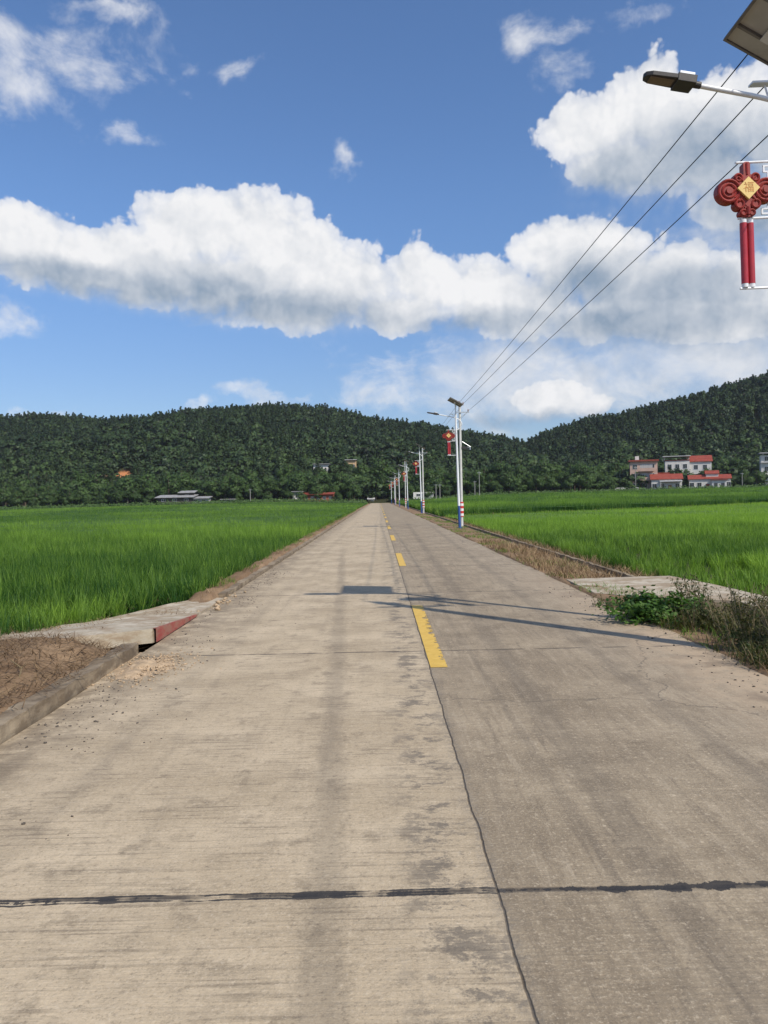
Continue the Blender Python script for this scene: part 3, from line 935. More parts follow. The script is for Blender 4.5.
pts = [(-2.5 + rng.normal(0, .1), 11.6 + rng.normal(0, .5), .01, .01 + .04 * rng.random() ** 3) for i in range(60)]
stones('dirt', pts, 'brown clods of earth at the far end of the left culvert slab', M['sand'])


# ------------------------------------------------------------------ leaves: bush and weeds
def leaf_quads(c, nrm, size, asp=.5):
    """diamond-shaped leaves at c facing nrm"""
    n = len(c)
    r = rng.normal(0, 1, (n, 3)); a = np.cross(nrm, r); a /= np.linalg.norm(a, axis=1)[:, None] + 1e-9
    b_ = np.cross(nrm, a); s = size[:, None]
    V = np.stack([c - a * s * .5, c + b_ * s * asp * .5 - a * s * .05, c + a * s * .5, c - b_ * s * asp * .5 - a * s * .05], 1)
    return V.reshape(-1, 3), np.arange(4 * n).reshape(n, 4)


def unit(v): return v / (np.linalg.norm(v, axis=1)[:, None] + 1e-9)


root = thing('bush', (3.38, 9.2, -.02), 'leafy green bush growing at the road edge before the right slab', 'bush'); root.scale = (1.0, 1.0, .84)
b = MB(); tips = []
for i in range(44):
    a = rng.uniform(0, 6.28); rr = rng.uniform(.05, .68)
    tip = Vector((math.cos(a) * rr * 1.0, math.sin(a) * rr * .75, rng.uniform(.18, .46) * (1 - .4 * rr)))
    b.tube([(0.1 * tip.x, .1 * tip.y, 0), (tip.x * .5, tip.y * .5, tip.z * .7), tip], [.008, .006, .003], 5)
    tips.append(tip)
b.build('stem', M['bark'], root)
C_ = []
for tp in tips:
    m_ = 75
    C_.append(np.array(tp) * rng.uniform(.55, 1.05, (m_, 1)) + rng.normal(0, .065, (m_, 3)))
C_ = np.concatenate(C_); C_[:, 2] = np.maximum(C_[:, 2], .02)
N_ = unit(C_ * np.array([.8, .8, .6]) + np.array([0, 0, .35]) + rng.normal(0, .35, C_.shape))
V, q = leaf_quads(C_, N_, rng.uniform(.04, .085, len(C_)), .62)
np_mesh('foliage', V, [q], M['bush'], np.repeat(np.clip(rng.normal(.45, .25, len(C_)), 0, 1), 4), root)


def weed(loc, h, ns, spread, label, seedy=True, tint=(.1, .9), leaves=24):
    root = thing('weed', loc, label, 'weed', 'weeds at the right road edge')
    b = MB(); C_, S_ = [], []
    for i in range(ns):
        a = rng.uniform(0, 6.28); r0 = rng.uniform(0, spread * .35); hh = h * rng.uniform(.6, 1.1)
        p0 = Vector((math.cos(a) * r0, math.sin(a) * r0, -.02)); ln = rng.uniform(.1, .45)
        a2 = a + rng.normal(0, .5)
        pts = [p0 + Vector((math.cos(a2) * ln * hh * t * t, math.sin(a2) * ln * hh * t * t, hh * t)) for t in (0, .35, .7, 1)]
        b.tube(pts, [.006, .005, .0035, .002], 4)
        for j in range(leaves):
            t = rng.uniform(.08, 1); k = min(2, int(t * 3)); f = t * 3 - k
            C_.append(np.array(pts[k].lerp(pts[k + 1], f)) + rng.normal(0, .022 + .03 * (1 - t), 3)); S_.append(rng.uniform(.03, .085) * (1.2 - .7 * t))
    b.build('stem', M['dry_stem'], root)
    C_ = np.array(C_); N_ = unit(rng.normal(0, 1, C_.shape) + np.array([0, 0, .4]))
    V, q = leaf_quads(C_, N_, np.array(S_), .35)
    np_mesh('foliage', V, [q], M['weed'], np.repeat(rng.uniform(*tint, len(C_)), 4), root)
    return root


M['dry_stem'] = simple('dry_stem', (.23, .18, .105), .8, 0, .2, .3, 8)
weed((4.1, 9.6, -.03), .56, 22, .5, 'dark bushy weed with upright seed heads beside the leafy bush', tint=(0, .45), leaves=40)
weed((3.75, 8.65, -.03), .36, 34, .9, 'low olive weed in front of the leafy bush', tint=(.0, .5), leaves=34)
weed((4.0, 8.1, -.03), .48, 40, .9, 'brownish weed patch under the pale ditch wall', tint=(.1, .75), leaves=30)
weed((3.78, 7.45, -.03), .42, 40, .9, 'tangled olive brown weed close to the road edge', tint=(.0, .65), leaves=34)
weed((3.95, 6.95, -.03), .66, 40, .8, 'tall dry weed with bare pale stalks', tint=(.15, 1.0), leaves=24)
weed((4.25, 7.65, -.03), .66, 40, .8, 'tall dry brown weed behind the bare stalks', tint=(.1, .9), leaves=30)
weed((3.62, 6.65, -.03), .24, 34, 1.0, 'short creeping green weed nearest the camera on the right', tint=(.0, .45), leaves=30)
weed((3.20, 10.3, -.01), .18, 18, .8, 'small yellowish weed at the foot of the right slab', tint=(.2, .7))
weed((4.35, 8.75, -.03), .50, 34, .8, 'dull brown weed against the ditch wall behind the low olive weed', tint=(.1, .7), leaves=30)
x, y = scatter(3.3, 4.5, 5.5, 9.3, 170, lambda a, c: nz(a, c, 1.3, 6.0) > -.05)
dry('dry_grass', x, y, .12, 'dry grass between the weeds on the right road edge', w=.006)
x, y = scatter(3.35, 4.6, 5.6, 9.5, 130, lambda a, c: (nz(a, c, 1.1, 41.0) + .5 * (a - 3.75) > -.02))
x, y = np.repeat(x, 7), np.repeat(y, 7); k = len(x); x = x + rng.normal(0, .035, k); y = y + rng.normal(0, .035, k)
o = build_blades('grass', [blades(x, y, gz_at(x, y) - .01, rng.uniform(.08, .30, k), np.full(k, .007), np.abs(rng.normal(.25, .2, k)), np.abs(rng.normal(.4, .25, k)), rng.uniform(.05, .9, k), None, 3)], M['weed'])
tag(o, 'olive grass filling the ground between the weeds on the right', 'grass', kind='stuff')
# three bleached stalks standing in the straw, left
for i, (px, py, h) in enumerate([(-3.35, 6.1, .20), (-3.05, 6.2, .18), (-2.85, 5.25, .30)]):
    r_ = thing('stalk', (px, py, float(gz_at(px, py)[0]) - .02), ['pale bent stalk in the straw furthest from the road', 'short bleached stalk standing in the straw heap', 'long bleached stalk leaning over the left kerb'][i], 'dry stalk')
    b = MB(); b.tube([(0, 0, 0), (.02, .02, h * .5), (-.04 if i < 2 else .10, -.05, h)], [.007, .006, .004], 5); b.tube([(.02, .02, h * .5), (.07, .0, h * .8)], [.004, .003], 4)
    b.build('stem', M['dry_stem'], r_)


# ------------------------------------------------------------------ solar street lamp with knot ornament
def make_lamp():
    root = thing('street_lamp', (0, 0, 0), '', 'street lamp', 'solar street lamps along the right verge')
    b = MB(); b.box((0, 0, .012), (.26, .26, .024)); b.tube([(0, 0, .02), (0, 0, 1.18)], [.066, .063], 16)
    for sx in (-1, 1):
        for sy in (-1, 1): b.tube([(sx * .095, sy * .095, .02), (sx * .095, sy * .095, .06)], .012, 6)
    b.build('blue_base', M['blue'], root, True)
    b = MB(); b.tube([(0, 0, 1.18), (0, 0, 6.05)], [.062, .045], 16); b.tube([(0, 0, 6.05), (0, 0, 6.50)], [.028, .028], 10)
    b.build('pole', M['white'], root, True)
    b = MB()
    pts = [(-.86, 0, 5.99), (-.55, 0, 5.92), (-.2, 0, 5.84), (.04, 0, 5.76), (.20, 0, 5.65), (.29, 0, 5.50), (.28, 0, 5.36), (.19, 0, 5.24), (.06, 0, 5.17), (-.07, 0, 5.14)]
    sm = []
    for i in range(len(pts) - 1):
        p0, p1, p2, p3 = [Vector(pts[max(0, min(len(pts) - 1, i + k))]) for k in (-1, 0, 1, 2)]
        for t in (0, .33, .66):
            sm.append(.5 * ((2 * p1) + (p2 - p0) * t + (2 * p0 - 5 * p1 + 4 * p2 - p3) * t * t + (3 * p1 - p0 - 3 * p2 + p3) * t ** 3))
    sm.append(Vector(pts[-1]))
    b.tube(sm, .026, 10)
    b.tube([(-.13, 0, 5.86), (-.16, 0, 5.97)], .010, 6); b.box((-.20, 0, 5.985), (.22, .10, .02))
    b.build('arm', M['white'], root, True)
    # head
    tilt = Matrix.Rotation(R_(11), 3, 'Y')
    H = lambda x, y, z: tuple(Vector((-.86, 0, 5.995)) + tilt @ Vector((x, y, z)))
    b = MB()
    b.tube([H(.02, 0, 0), H(-.07, 0, 0)], .036, 10)
    b.box(H(-.16, 0, 0), (.20, .21, .085), tilt)
    out = [(-.25, -.10), (-.52, -.085), (-.585, -.05), (-.60, 0), (-.585, .05), (-.52, .085), (-.25, .10)]
    n_ = len(out); vs = [H(a, c, .03) for a, c in out] + [H(a, c, -.018) for a, c in out]
    b.add(vs, [tuple(range(n_)), tuple(range(2 * n_ - 1, n_ - 1, -1))] + [(i, i + n_, (i + 1) % n_ + n_, (i + 1) % n_) for i in range(n_)])
    hd = b.build('lamp_head', M['dark'], root, False, .006)
    b = MB(); b.box(H(-.41, 0, -.021), (.25, .13, .012), tilt); b.build('led_lens', M['led'], hd)
    b = MB(); b.box(H(-.16, 0, .062), (.17, .15, .045), tilt); b.build('battery_box', M['galv'], hd, False, .008)
    # panel, low edge to the right
    ry = Matrix.Rotation(R_(31), 3, 'Y'); c0 = Vector((.0, 0, 6.60))
    fr = MB(); hx, hy = .355, .52
    for (cx, cy, sx, sy) in ((-hx, 0, .03, 2 * hy + .03), (hx, 0, .03, 2 * hy + .03), (0, -hy, 2 * hx - .03, .03), (0, hy, 2 * hx - .03, .03)):
        fr.box(c0 + ry @ Vector((cx, cy, 0)), (sx, sy, .045), ry)
    for cy in (-.28, .28): fr.box(c0 + ry @ Vector((0, cy * .85, -.022)), (2 * hx - .04, .035, .03), ry)
    pn = fr.build('solar_panel', M['dark_frame'], root)
    b = MB(); b.box(c0 + ry @ Vector((0, 0, .012)), (2 * hx - .034, 2 * hy - .034, .01), ry); b.build('solar_cells', M['cells'], pn)
    b = MB(); b.box(c0 + ry @ Vector((0, 0, -.001)), (2 * hx - .034, 2 * hy - .034, .008), ry); b.build('backsheet', M['panel_back'], pn)
    b = MB(); b.tube([(0, 0, 6.48), tuple(c0 + ry @ Vector((0, 0, -.02)))], .03, 8); b.box(c0 + ry @ Vector((0, 0, -.043)), (.10, .48, .02), ry)
    b.build('panel_mount', M['galv'], root)
    # ornament brackets and key-pattern
    LX_, LZ = -.40, 4.87
    b = MB()
    for dz_, ln in ((.295, .50), (-.295, .49), (-1.035, .49)):
        MB().tube([(-.03, 0, LZ + dz_), (-ln, 0, LZ + dz_)], .013, 8).build('bracket', M['white'], root, True)
    b = MB()
    key = [[(-.08, .25), (-.20, .25), (-.20, .19), (-.155, .19), (-.155, .12), (-.10, .12), (-.10, .20)],
           [(-.08, -.25), (-.23, -.25), (-.23, -.20), (-.165, -.20), (-.165, -.12), (-.10, -.12), (-.10, -.19)]]
    for poly in key:
        for (a, c), (d, e) in zip(poly[:-1], poly[1:]):
            b.box(((a + d) / 2, 0, LZ + (c + e) / 2), (abs(a - d) + .018, .012 + .001 * (a == d), abs(c - e) + .018))
    b.box((-.07, 0, LZ), (.014, .016, .56))
    b.build('key_pattern', M['white'], root)
    # red knot
    b = MB()
    def disc(cx, cz, r, y0, y1, n=24): b.prism([(LX_ + cx + r * math.cos(2 * math.pi * i / n), LZ + cz + r * math.sin(2 * math.pi * i / n)) for i in range(n)], y0, y1)
    yf = -.045
    for s in (-1, 1):
        disc(s * .195, -.015, .128, yf, .045)
        b.ring((LX_ + s * .195, yf, LZ - .015), .112, .016); b.ring((LX_ + s * .195, yf, LZ - .015), .070, .014); disc(s * .195, -.015, .034, yf - .018, .01, 14)
        disc(s * .085, -.155, .058, yf + .003, .042); b.ring((LX_ + s * .085, yf + .003, LZ - .155), .042, .013, 14); disc(s * .09, .12, .052, yf + .002, .043); b.ring((LX_ + s * .09, yf, LZ + .12), .036, .012, 14)
        disc(s * .045, -.245, .042, yf + .006, .040); b.ring((LX_ + s * .045, yf + .006, LZ - .245), .028, .011, 12)
        for q in (.03, .07, .11):
            for u in (-1, 1):
                a = Vector((s * (.185 - q), u * q)); d_ = Vector((s, u)).normalized() * .045
                b.tube([(LX_ + a.x - d_.x, yf - .002, LZ + a.y - d_.y), (LX_ + a.x + d_.x * .6, yf - .002, LZ + a.y + d_.y * .6)], .010, 6)
    b.prism([(LX_ + .19, LZ), (LX_, LZ + .19), (LX_ - .19, LZ), (LX_, LZ - .19)], yf - .001, .046)
    b.prism([(LX_ + .036, LZ + .13), (LX_ + .036, LZ + .265), (LX_ + .02, LZ + .285), (LX_ - .02, LZ + .285), (LX_ - .036, LZ + .265), (LX_ - .036, LZ + .13)], yf + .001, .044)
    b.tube([(LX_, yf, LZ + .15), (LX_, yf, LZ + .27)], .012, 6)
    b.prism([(LX_ + .028, LZ - .29), (LX_ + .028, LZ - .14), (LX_ - .028, LZ - .14), (LX_ - .028, LZ - .29)], yf + .004, .041)
    b.tube([(LX_, yf - .002, LZ - .19), (LX_, yf - .002, LZ - .27)], .016, 6)
    kn = b.build('knot_ornament', M['red'], root)
    b = MB(); b.prism([(LX_ + .118, LZ), (LX_, LZ + .118), (LX_ - .118, LZ), (LX_, LZ - .118)], yf - .030, yf - .002)
    b.build('gold_plaque', M['gold'], kn)
    fc = bpy.data.curves.new('plaque_mark', 'FONT'); fc.body = '\u798f'; fc.size = .115; fc.extrude = .0015; fc.align_x = 'CENTER'; fc.align_y = 'CENTER'
    fo = bpy.data.objects.new('plaque_mark', fc); COL.objects.link(fo); fo.location = (LX_, yf - .031, LZ); fo.rotation_euler = (math.pi / 2, 0, 0)
    bpy.context.view_layer.update()
    me = bpy.data.meshes.new_from_object(fo.evaluated_get(bpy.context.evaluated_depsgraph_get()))
    mk = bpy.data.objects.new('plaque_mark', me); COL.objects.link(mk); me.materials.clear(); me.materials.append(M['mark_red'])
    mk.location = fo.location; mk.rotation_euler = fo.rotation_euler; mk.parent = kn
    bpy.data.objects.remove(fo)
    for cx, yy in ((-.036, 0), (.042, .012)):
        b = MB(); b.tube([(LX_ + cx, yy, LZ - .345), (LX_ + cx, yy, LZ - .985)], .037, 14)
        tb = b.build('tassel_tube', M['tube_red'], root, True)
        for za, zb in ((-.31, -.346), (-.984, -1.025)): MB().tube([(LX_ + cx, yy, LZ + za), (LX_ + cx, yy, LZ + zb)], .034, 14).build('end_cap', M['white'], tb, True)
    return root


lamp = make_lamp()
lamp_lab = ['solar street lamp reaching in at the right edge, its red knot ornament seen close', 'white solar street lamp with blue base next to the red and white banded pole',
            'white solar street lamp second along the verge beyond the banded pole', 'smaller white solar lamp standing alone between two utility poles',
            'distant white solar lamp fourth in the row beyond the banded pole', 'very distant white solar lamp where the poles crowd together', 'furthest white solar lamp at the end of the row']
lamps = [(4.47, 7.9, -1.2), (4.08, 37.4, -1.0), (4.32, 74.5, -1.0), (4.0, 101, -.8), (3.75, 132, -.4), (3.6, 163, -.3), (3.4, 194, 0)]
for i, (x, y, ln) in enumerate(lamps):
    o = lamp if i == 0 else copy_tree(lamp)
    o.location = (x, y, float(gz_at(x, y)[0]) - .01); o.rotation_euler = (0, R_(ln), R_([0, 2, -3, 4, -2, 3, 0][i])); o.scale = (1, 1, [1, .965, 1.03, 1, 1, 1, 1][i]); o['label'] = lamp_lab[i]


# ------------------------------------------------------------------ utility poles and wires
def make_upole(full=True):
    root = thing('utility_pole', (0, 0, 0), '', 'utility pole', 'concrete utility poles carrying the wires')
    b = MB(); b.tube([(0, 0, -.3), (0, 0, 6.60)], [.082, .062], 14); b.build('pole', M['pole_concrete'], root, True)
    b = MB(); b.box((.14, -.085, 6.12), (.72, .04, .05)); b.tube([(.40, -.085, 6.1), (.02, -.075, 5.86)], .010, 6); b.box((.08, -.07, 6.5), (.26, .03, .04))
    b.build('crossarm', M['galv'], root)
    for (x, z) in ((-.02, 6.62), (.18, 6.54), (.44, 6.16)):
        b = MB(); yy = 0 if x < 0 else -.075
        b.tube([(x, yy, z - .02), (x, yy, z + .03), (x, yy, z + .09), (x, yy, z + .14)], [.010, .03, .026, .014], 10)
        b.build('insulator', M['ceramic'], root, True)
    return root


up = make_upole()
b = MB(); b.tube([(0, 0, .50), (0, 0, 1.30)], [.115, .113], 18); sv = b.build('reflective_sleeve', M['sleeve'], up, True)
ups = [(4.75, 6.05), (4.48, 40.0), (4.60, 76.0), (4.35, 119), (4.2, 150), (4.1, 178)]
up_lab = ['concrete utility pole just outside the right edge of the view', 'concrete utility pole with a red and white banded sleeve and a floodlight', 'concrete utility pole behind the second solar lamp of the row',
          'tall distant utility pole left of the lone solar lamp', 'far utility pole among the crowded distant poles', 'furthest utility pole near the bend of the road']
poles = []
for i, (x, y) in enumerate(ups):
    o = up if i == 0 else copy_tree(up)
    o.location = (x, y, 0); o.scale = (1.5 if i == 0 else 1, 1.5 if i == 0 else 1, [1.04, 1, 1, 1.12, 1.1, 1.05][i]); o['label'] = up_lab[i]; poles.append(o)
# floodlight on the second pole
b = MB(); b.tube([(.1, 0, 4.55), (.55, 0, 4.26)], .016, 6); b.tube([(.1, 0, 4.28), (.5, 0, 4.24)], .012, 6); b.tube([(.52, 0, 4.26), (.52, 0, 4.1)], .03, 6)
fb = b.build('floodlight_bracket', M['galv'], poles[1])
b = MB(); b.box((.22, -.02, 4.22), (.30, .14, .14), Matrix.Rotation(R_(14), 3, 'Y')); b.build('floodlight', M['dark'], fb)


def wire(p0, p1, sag, label, r=.008):
    b = MB(); n_ = 24
    pts = [Vector(p0).lerp(Vector(p1), i / n_) - Vector((0, 0, sag * 4 * (i / n_) * (1 - i / n_))) for i in range(n_ + 1)]
    o = b.tube(pts, r, 5).build('power_line', M['black']); return tag(o, label, 'power line', 'overhead wires')


wl = ['leftmost of the three overhead wires rising to the upper right', 'middle overhead wire rising to the upper right', 'lowest right overhead wire passing behind the red knot ornament']
A0 = [(4.61, 6.05, 6.95), (5.05, 6.15, 6.78), (5.38, 6.05, 6.42)]
A1 = [(4.46, 40.0, 6.66), (4.67, 39.92, 6.58), (4.94, 39.92, 6.20)]
A2 = [(4.58, 76, 6.76), (4.78, 75.92, 6.68), (5.04, 75.92, 6.30)]
for k in range(3):
    wire(A0[k], A1[k], .10, wl[k])
    wire(A1[k], A2[k], .15, ['thin far wire between the banded pole and the next, left one', 'thin far wire between the banded pole and the next, top one', 'thin far wire between the banded pole and the next, right one'][k], .007)


# ------------------------------------------------------------------ trees
def crown_mesh(kind, seed, nq=900):
    r = np.random.default_rng(seed)
    C_, N_, S_, T_, D_ = [], [], [], [], []
    if kind == 'pine':
        H_, lumps = 10.0, []
        for k in range(11):
            t = k / 10; rad = (.55 + 2.0 * (1 - t) ** .8) * r.uniform(.7, 1.1)
            for j in range(4 if t < .7 else 2):
                a = r.uniform(0, 6.28); lumps.append((math.cos(a) * rad * .55, math.sin(a) * rad * .55, 3.6 + 6.2 * t, rad * .55, rad * .30))
    else:
        H_, lumps = 8.5, []
        for k in range(15):
            a = r.uniform(0, 6.28); rr = 2.5 * math.sqrt(r.random()); zz = 3.0 + 4.0 * r.random() * (1 - .12 * rr)
            lumps.append((math.cos(a) * rr, math.sin(a) * rr, zz, r.uniform(1.0, 1.7), r.uniform(.8, 1.3)))
        lumps.append((0, 0, 6.6, 1.6, 1.3))
    per = max(4, nq // len(lumps))
    for (x, y, z, ra, rz) in lumps:
        d = unit(r.normal(0, 1, (per, 3)) + np.array([0, 0, .25]))
        sc = np.array([ra, ra, rz]) * (r.uniform(.6, 1.08, (per, 1)))
        C_.append(np.array([x, y, z]) + d * sc); N_.append(unit(d + r.normal(0, .45, (per, 3)))); D_.append(unit(d * .75 + np.array([x, y, (z - H_ * .55)]) * .12 + r.normal(0, .08, (per, 3)) + np.array([0, 0, .15])))
        T_.append(np.clip(np.full(per, r.uniform(.35, .65)) + r.normal(0, .07, per), 0, 1))
    C_, N_, T_, D_ = np.concatenate(C_), np.concatenate(N_), np.concatenate(T_), np.concatenate(D_)
    f = math.sqrt(900 / nq)
    S_ = r.uniform(.35, .8, len(C_)) * f * (1.0 if kind == 'pine' else 1.15)
    global rng
    keep, rng = rng, r
    V, q = leaf_quads(C_, N_, S_, .7 if kind != 'pine' else .5)
    rng = keep
    return V, q, np.repeat(T_, 4), H_, np.repeat(D_, 4, 0)


def tree_proto(kind, seed, name):
    root = thing(name, (0, 0, 0), '', 'tree')
    V, q, T, H_, D = crown_mesh(kind, seed, 1800)
    np_mesh('crown', V, [q], M['pine'] if kind == 'pine' else M['leaf'], T, root, nrm=D)
    b = MB(); r = random.Random(seed)
    b.tube([(0, 0, -1), (.05, .02, 2.5), (.0, .05, H_ * .6), (.02, 0, H_ * .92)], [.20, .16, .11, .03], 7)
    for k in range(6):
        a = r.uniform(0, 6.28); z0 = r.uniform(.32, .7) * H_; ln = (1.6 if kind == 'pine' else 2.2) * (1.1 - z0 / H_)
        b.tube([(0, .02, z0), (math.cos(a) * ln * .6, math.sin(a) * ln * .6, z0 + .5), (math.cos(a) * ln, math.sin(a) * ln, z0 + .8)], [.07, .05, .02], 5)
    b.build('trunk', M['bark'], root)
    return root


def clear_of_houses(x, y):
    return not ((76 < x < 139 and 222 < y < 258 and True))


# foot of the hills: single trees
pr_b = [tree_proto('broad', 100 + i, 'broadleaf_tree') for i in range(5)]
pr_p = [tree_proto('pine', 200 + i, 'pine_tree') for i in range(4)]
used = set()
def put_tree(protos, k, x, y, s, label, group, z=None):
    p = protos[k % len(protos)]
    o = p if p not in used else copy_tree(p)
    used.add(p)
    o.location = (x, y, float(gz_at(x, y)[0]) - .2 if z is None else z)
    o.rotation_euler = (0, 0, random.uniform(0, 6.28)); q = s * random.uniform(.92, 1.08)
    o.scale = (s * random.uniform(.9, 1.15), s * random.uniform(.9, 1.15), q)
    o['label'] = label; o['group'] = group; return o


k = 0; tree_xy = []
for row, (yy, st, s0, s1) in enumerate([(222, 5.2, .42, .85), (229, 5.4, .75, 1.25), (237, 5.6, 1.0, 1.5)]):
    x = -175 + row * 1.7
    while x < 66:
        x += st * random.uniform(.7, 1.3); y = yy + random.uniform(-2.5, 2.5)
        if -6 < x < 9 and y < 247: y += 17
        if -65 < x < -44 and y < 226: continue
        s = random.uniform(s0, s1)
        side = x < 12
        put_tree(pr_b, k, x, y, s, 'dark green broadleaf tree in the wood edge behind the left rice field' if side else 'dark green broadleaf tree in the wood edge behind the utility poles',
                 'trees at the foot of the left hill' if side else 'trees behind the utility poles'); k += 1
        tree_xy.append((x, y))
for row, (yy, st, s0, s1) in enumerate([(226, 6, .35, .7), (234, 6, .6, 1.1), (256, 6, .9, 1.35)]):
    x = 60
    while x < 150:
        x += st * random.uniform(.7, 1.3); y = yy + random.uniform(-2.5, 2.5)
        if 79 < x < 132 and y < 248: continue
        put_tree(pr_b, k, x, y, random.uniform(s0, s1), 'broadleaf tree beside the red roofed houses at the foot of the right hill', 'trees round the houses'); k += 1
        tree_xy.append((x, y))
for (x, y, s, lab) in [(108.6, 243.5, 1.0, 'round dark tree at the right corner of the white flat roofed house'), (117.5, 236, .85, 'bushy tree right of the low red roofed house'), (122, 238, .8, 'bushy tree left of the white house at the right edge')]:
    put_tree(pr_b, k, x, y, s, lab, 'trees round the houses'); k += 1
for i in range(16):
    x = random.uniform(-130, 40); y = 248 + random.uniform(0, 8)
    put_tree(pr_p, i, x, y, random.uniform(.9, 1.25), 'tall pine standing above the wood edge of the left hill', 'pines above the wood edge')


# hillside woods: one mass each
def forest(name, inside, label, dens=.105, seed=5):
    r = np.random.default_rng(seed)
    s = 1 / math.sqrt(dens)
    A, B = np.meshgrid(np.arange(-330, 330, s), np.arange(242, 452, s))
    A = A.ravel() + r.uniform(-.45, .45, A.size) * s; B = B.ravel() + r.uniform(-.45, .45, B.size) * s
    Z = gz_at(A, B)
    kp = inside(A, B) & (np.abs(A) < .62 * B + 15)
    scar = ((A + 95.5) / 5.5) ** 2 + ((B - 270) / 13) ** 2 < 1
    kp &= ~scar
    A, B, Z = A[kp], B[kp], Z[kp]
    protos = [crown_mesh('pine', 300 + i, 300) for i in range(5)] + [crown_mesh('broad', 400 + i, 300) for i in range(5)]
    up_t = np.clip((B - 250) / 90, 0, 1)
    stand = nz(A, B, .018, 7.7) + .8 * nz(A, B, .06, 17.7)
    which = np.where(r.random(len(A)) < np.clip(.10 + .70 * up_t + stand * .7, .03, .92), r.integers(0, 5, len(A)), 5 + r.integers(0, 5, len(A)))
    Vs, Qs, Ts, Ns, o = [], [], [], [], 0
    for j, (V, q, T, H_, D) in enumerate(protos):
        ix = np.nonzero(which == j)[0]
        if not len(ix): continue
        a = r.uniform(0, 6.28, len(ix)); sc = r.uniform(.48, .88, len(ix)) * (1.0 if j < 5 else r.uniform(.8, 1.35, len(ix))); wd = sc * r.uniform(.9, 1.2, len(ix))
        ca, sa = np.cos(a), np.sin(a)
        X_ = (V[None, :, 0] * ca[:, None] - V[None, :, 1] * sa[:, None]) * wd[:, None] + A[ix][:, None]
        Y_ = (V[None, :, 0] * sa[:, None] + V[None, :, 1] * ca[:, None]) * wd[:, None] + B[ix][:, None]
        Z_ = (V[None, :, 2] - 1.4) * sc[:, None] + Z[ix][:, None]
        Vs.append(np.stack([X_, Y_, Z_], -1).reshape(-1, 3))
        Ns.append(np.stack([D[None, :, 0] * ca[:, None] - D[None, :, 1] * sa[:, None], D[None, :, 0] * sa[:, None] + D[None, :, 1] * ca[:, None], np.broadcast_to(D[None, :, 2], (len(ix), len(V)))], -1).reshape(-1, 3))
        n_ = len(V); Qs.append((q[None] + (np.arange(len(ix)) * n_)[:, None, None]).reshape(-1, 4) + o); o += n_ * len(ix)
        tt = (stand[ix] * .32 + r.normal(0, .11, len(ix)) + (-.02 if j < 5 else .30) - .12 * up_t[ix])[:, None] + T[None] * .55
        Ts.append(np.clip(tt, 0, 1).ravel())
    ob = np_mesh(name, np.concatenate(Vs), [np.concatenate(Qs)], M['wood'], np.concatenate(Ts), nrm=np.concatenate(Ns))
    return tag(ob, label, 'forest', kind='stuff')


M['wood'] = leafy('hillside_leaf', (.019, .038, .015), (.074, .122, .036), .10, soft=True)
split = lambda y: 62 + (y - 245) * .12
forest('forest', lambda a, c: a < split(c), 'dark pine and broadleaf wood covering the long left hill', seed=5)
forest('forest', lambda a, c: a >= split(c), 'dark green wood climbing the right hill behind the houses', seed=6)
# low undergrowth at the field end
x, y = scatter(-170, 150, 211, 224, 2.4, lambda a, c: ~((a > -4) & (a < 6)))
k = len(x); zz = gz_at(x, y)
C_ = np.repeat(np.stack([x, y, zz], -1), 7, 0) + np.concatenate([rng.normal(0, .5, (k * 7, 2)), np.abs(rng.normal(.4, .45, (k * 7, 1)))], 1)
N_ = unit(rng.normal(0, .6, C_.shape) + np.array([.2, -.5, .8]))
V, q = leaf_quads(C_, N_, rng.uniform(.3, .7, len(C_)), .6)
o = np_mesh('undergrowth', V, [q], M['leaf'], np.repeat(np.clip(rng.normal(.6, .2, len(C_)), 0, 1), 4), nrm=np.repeat(N_, 4, 0)); tag(o, 'low green undergrowth between the rice fields and the woods', 'undergrowth', kind='stuff')


# ------------------------------------------------------------------ houses
def window(parent, x, y, z, w, h, ny=-1):
    """a window in a wall facing -y, proud of it; frame with pane as its child"""
    b = MB(); f = .06
    b.box((x, y - .03, z + h / 2 - f / 2), (w, .08, f)); b.box((x, y - .03, z - h / 2 + f / 2), (w + .1, .12, f))
    for sx in (-1, 1): b.box((x + sx * (w / 2 - f / 2), y - .03, z), (f, .078, h - 2 * f))
    b.box((x, y - .03, z), (.04, .06, h - 2 * f))
    fr = b.build('window', M['alu'], parent)
    b = MB(); b.box((x, y - .012, z), (w - 2 * f, .02, h - 2 * f)); b.build('pane', M['glass'], fr)


def gable_x(b, x0, x1, y0, y1, z, rise_, ov=.4, th=.14):
    """gable roof, ridge along x"""
    ym = (y0 + y1) / 2
    for (ya, yb) in ((y0 - ov, ym), (y1 + ov, ym)):
        za = z - rise_ * ov / (ym - y0)
        vs = [(x0 - ov, ya, za), (x1 + ov, ya, za), (x1 + ov, yb, z + rise_), (x0 - ov, yb, z + rise_)]
        b.add(vs + [(a, c, d - th) for a, c, d in vs], [(0, 1, 2, 3), (7, 6, 5, 4), (0, 4, 5, 1), (1, 5, 6, 2), (2, 6, 7, 3), (3, 7, 4, 0)])


def face(o): o.rotation_euler = (0, 0, -math.atan2(o.location.x, o.location.y) * .85)


def door(parent, x, y, z, w=1.1, h=2.2, mat='brick'):
    b = MB(); b.box((x, y - .03, z + h / 2), (w, .07, h)); d = b.build('door', M[mat], parent)
    b = MB(); b.box((x + w * .35, y - .08, z + h * .48), (.05, .06, .18)); b.build('handle', M['alu'], d)


HZ = 2.3   # terrain height round the houses
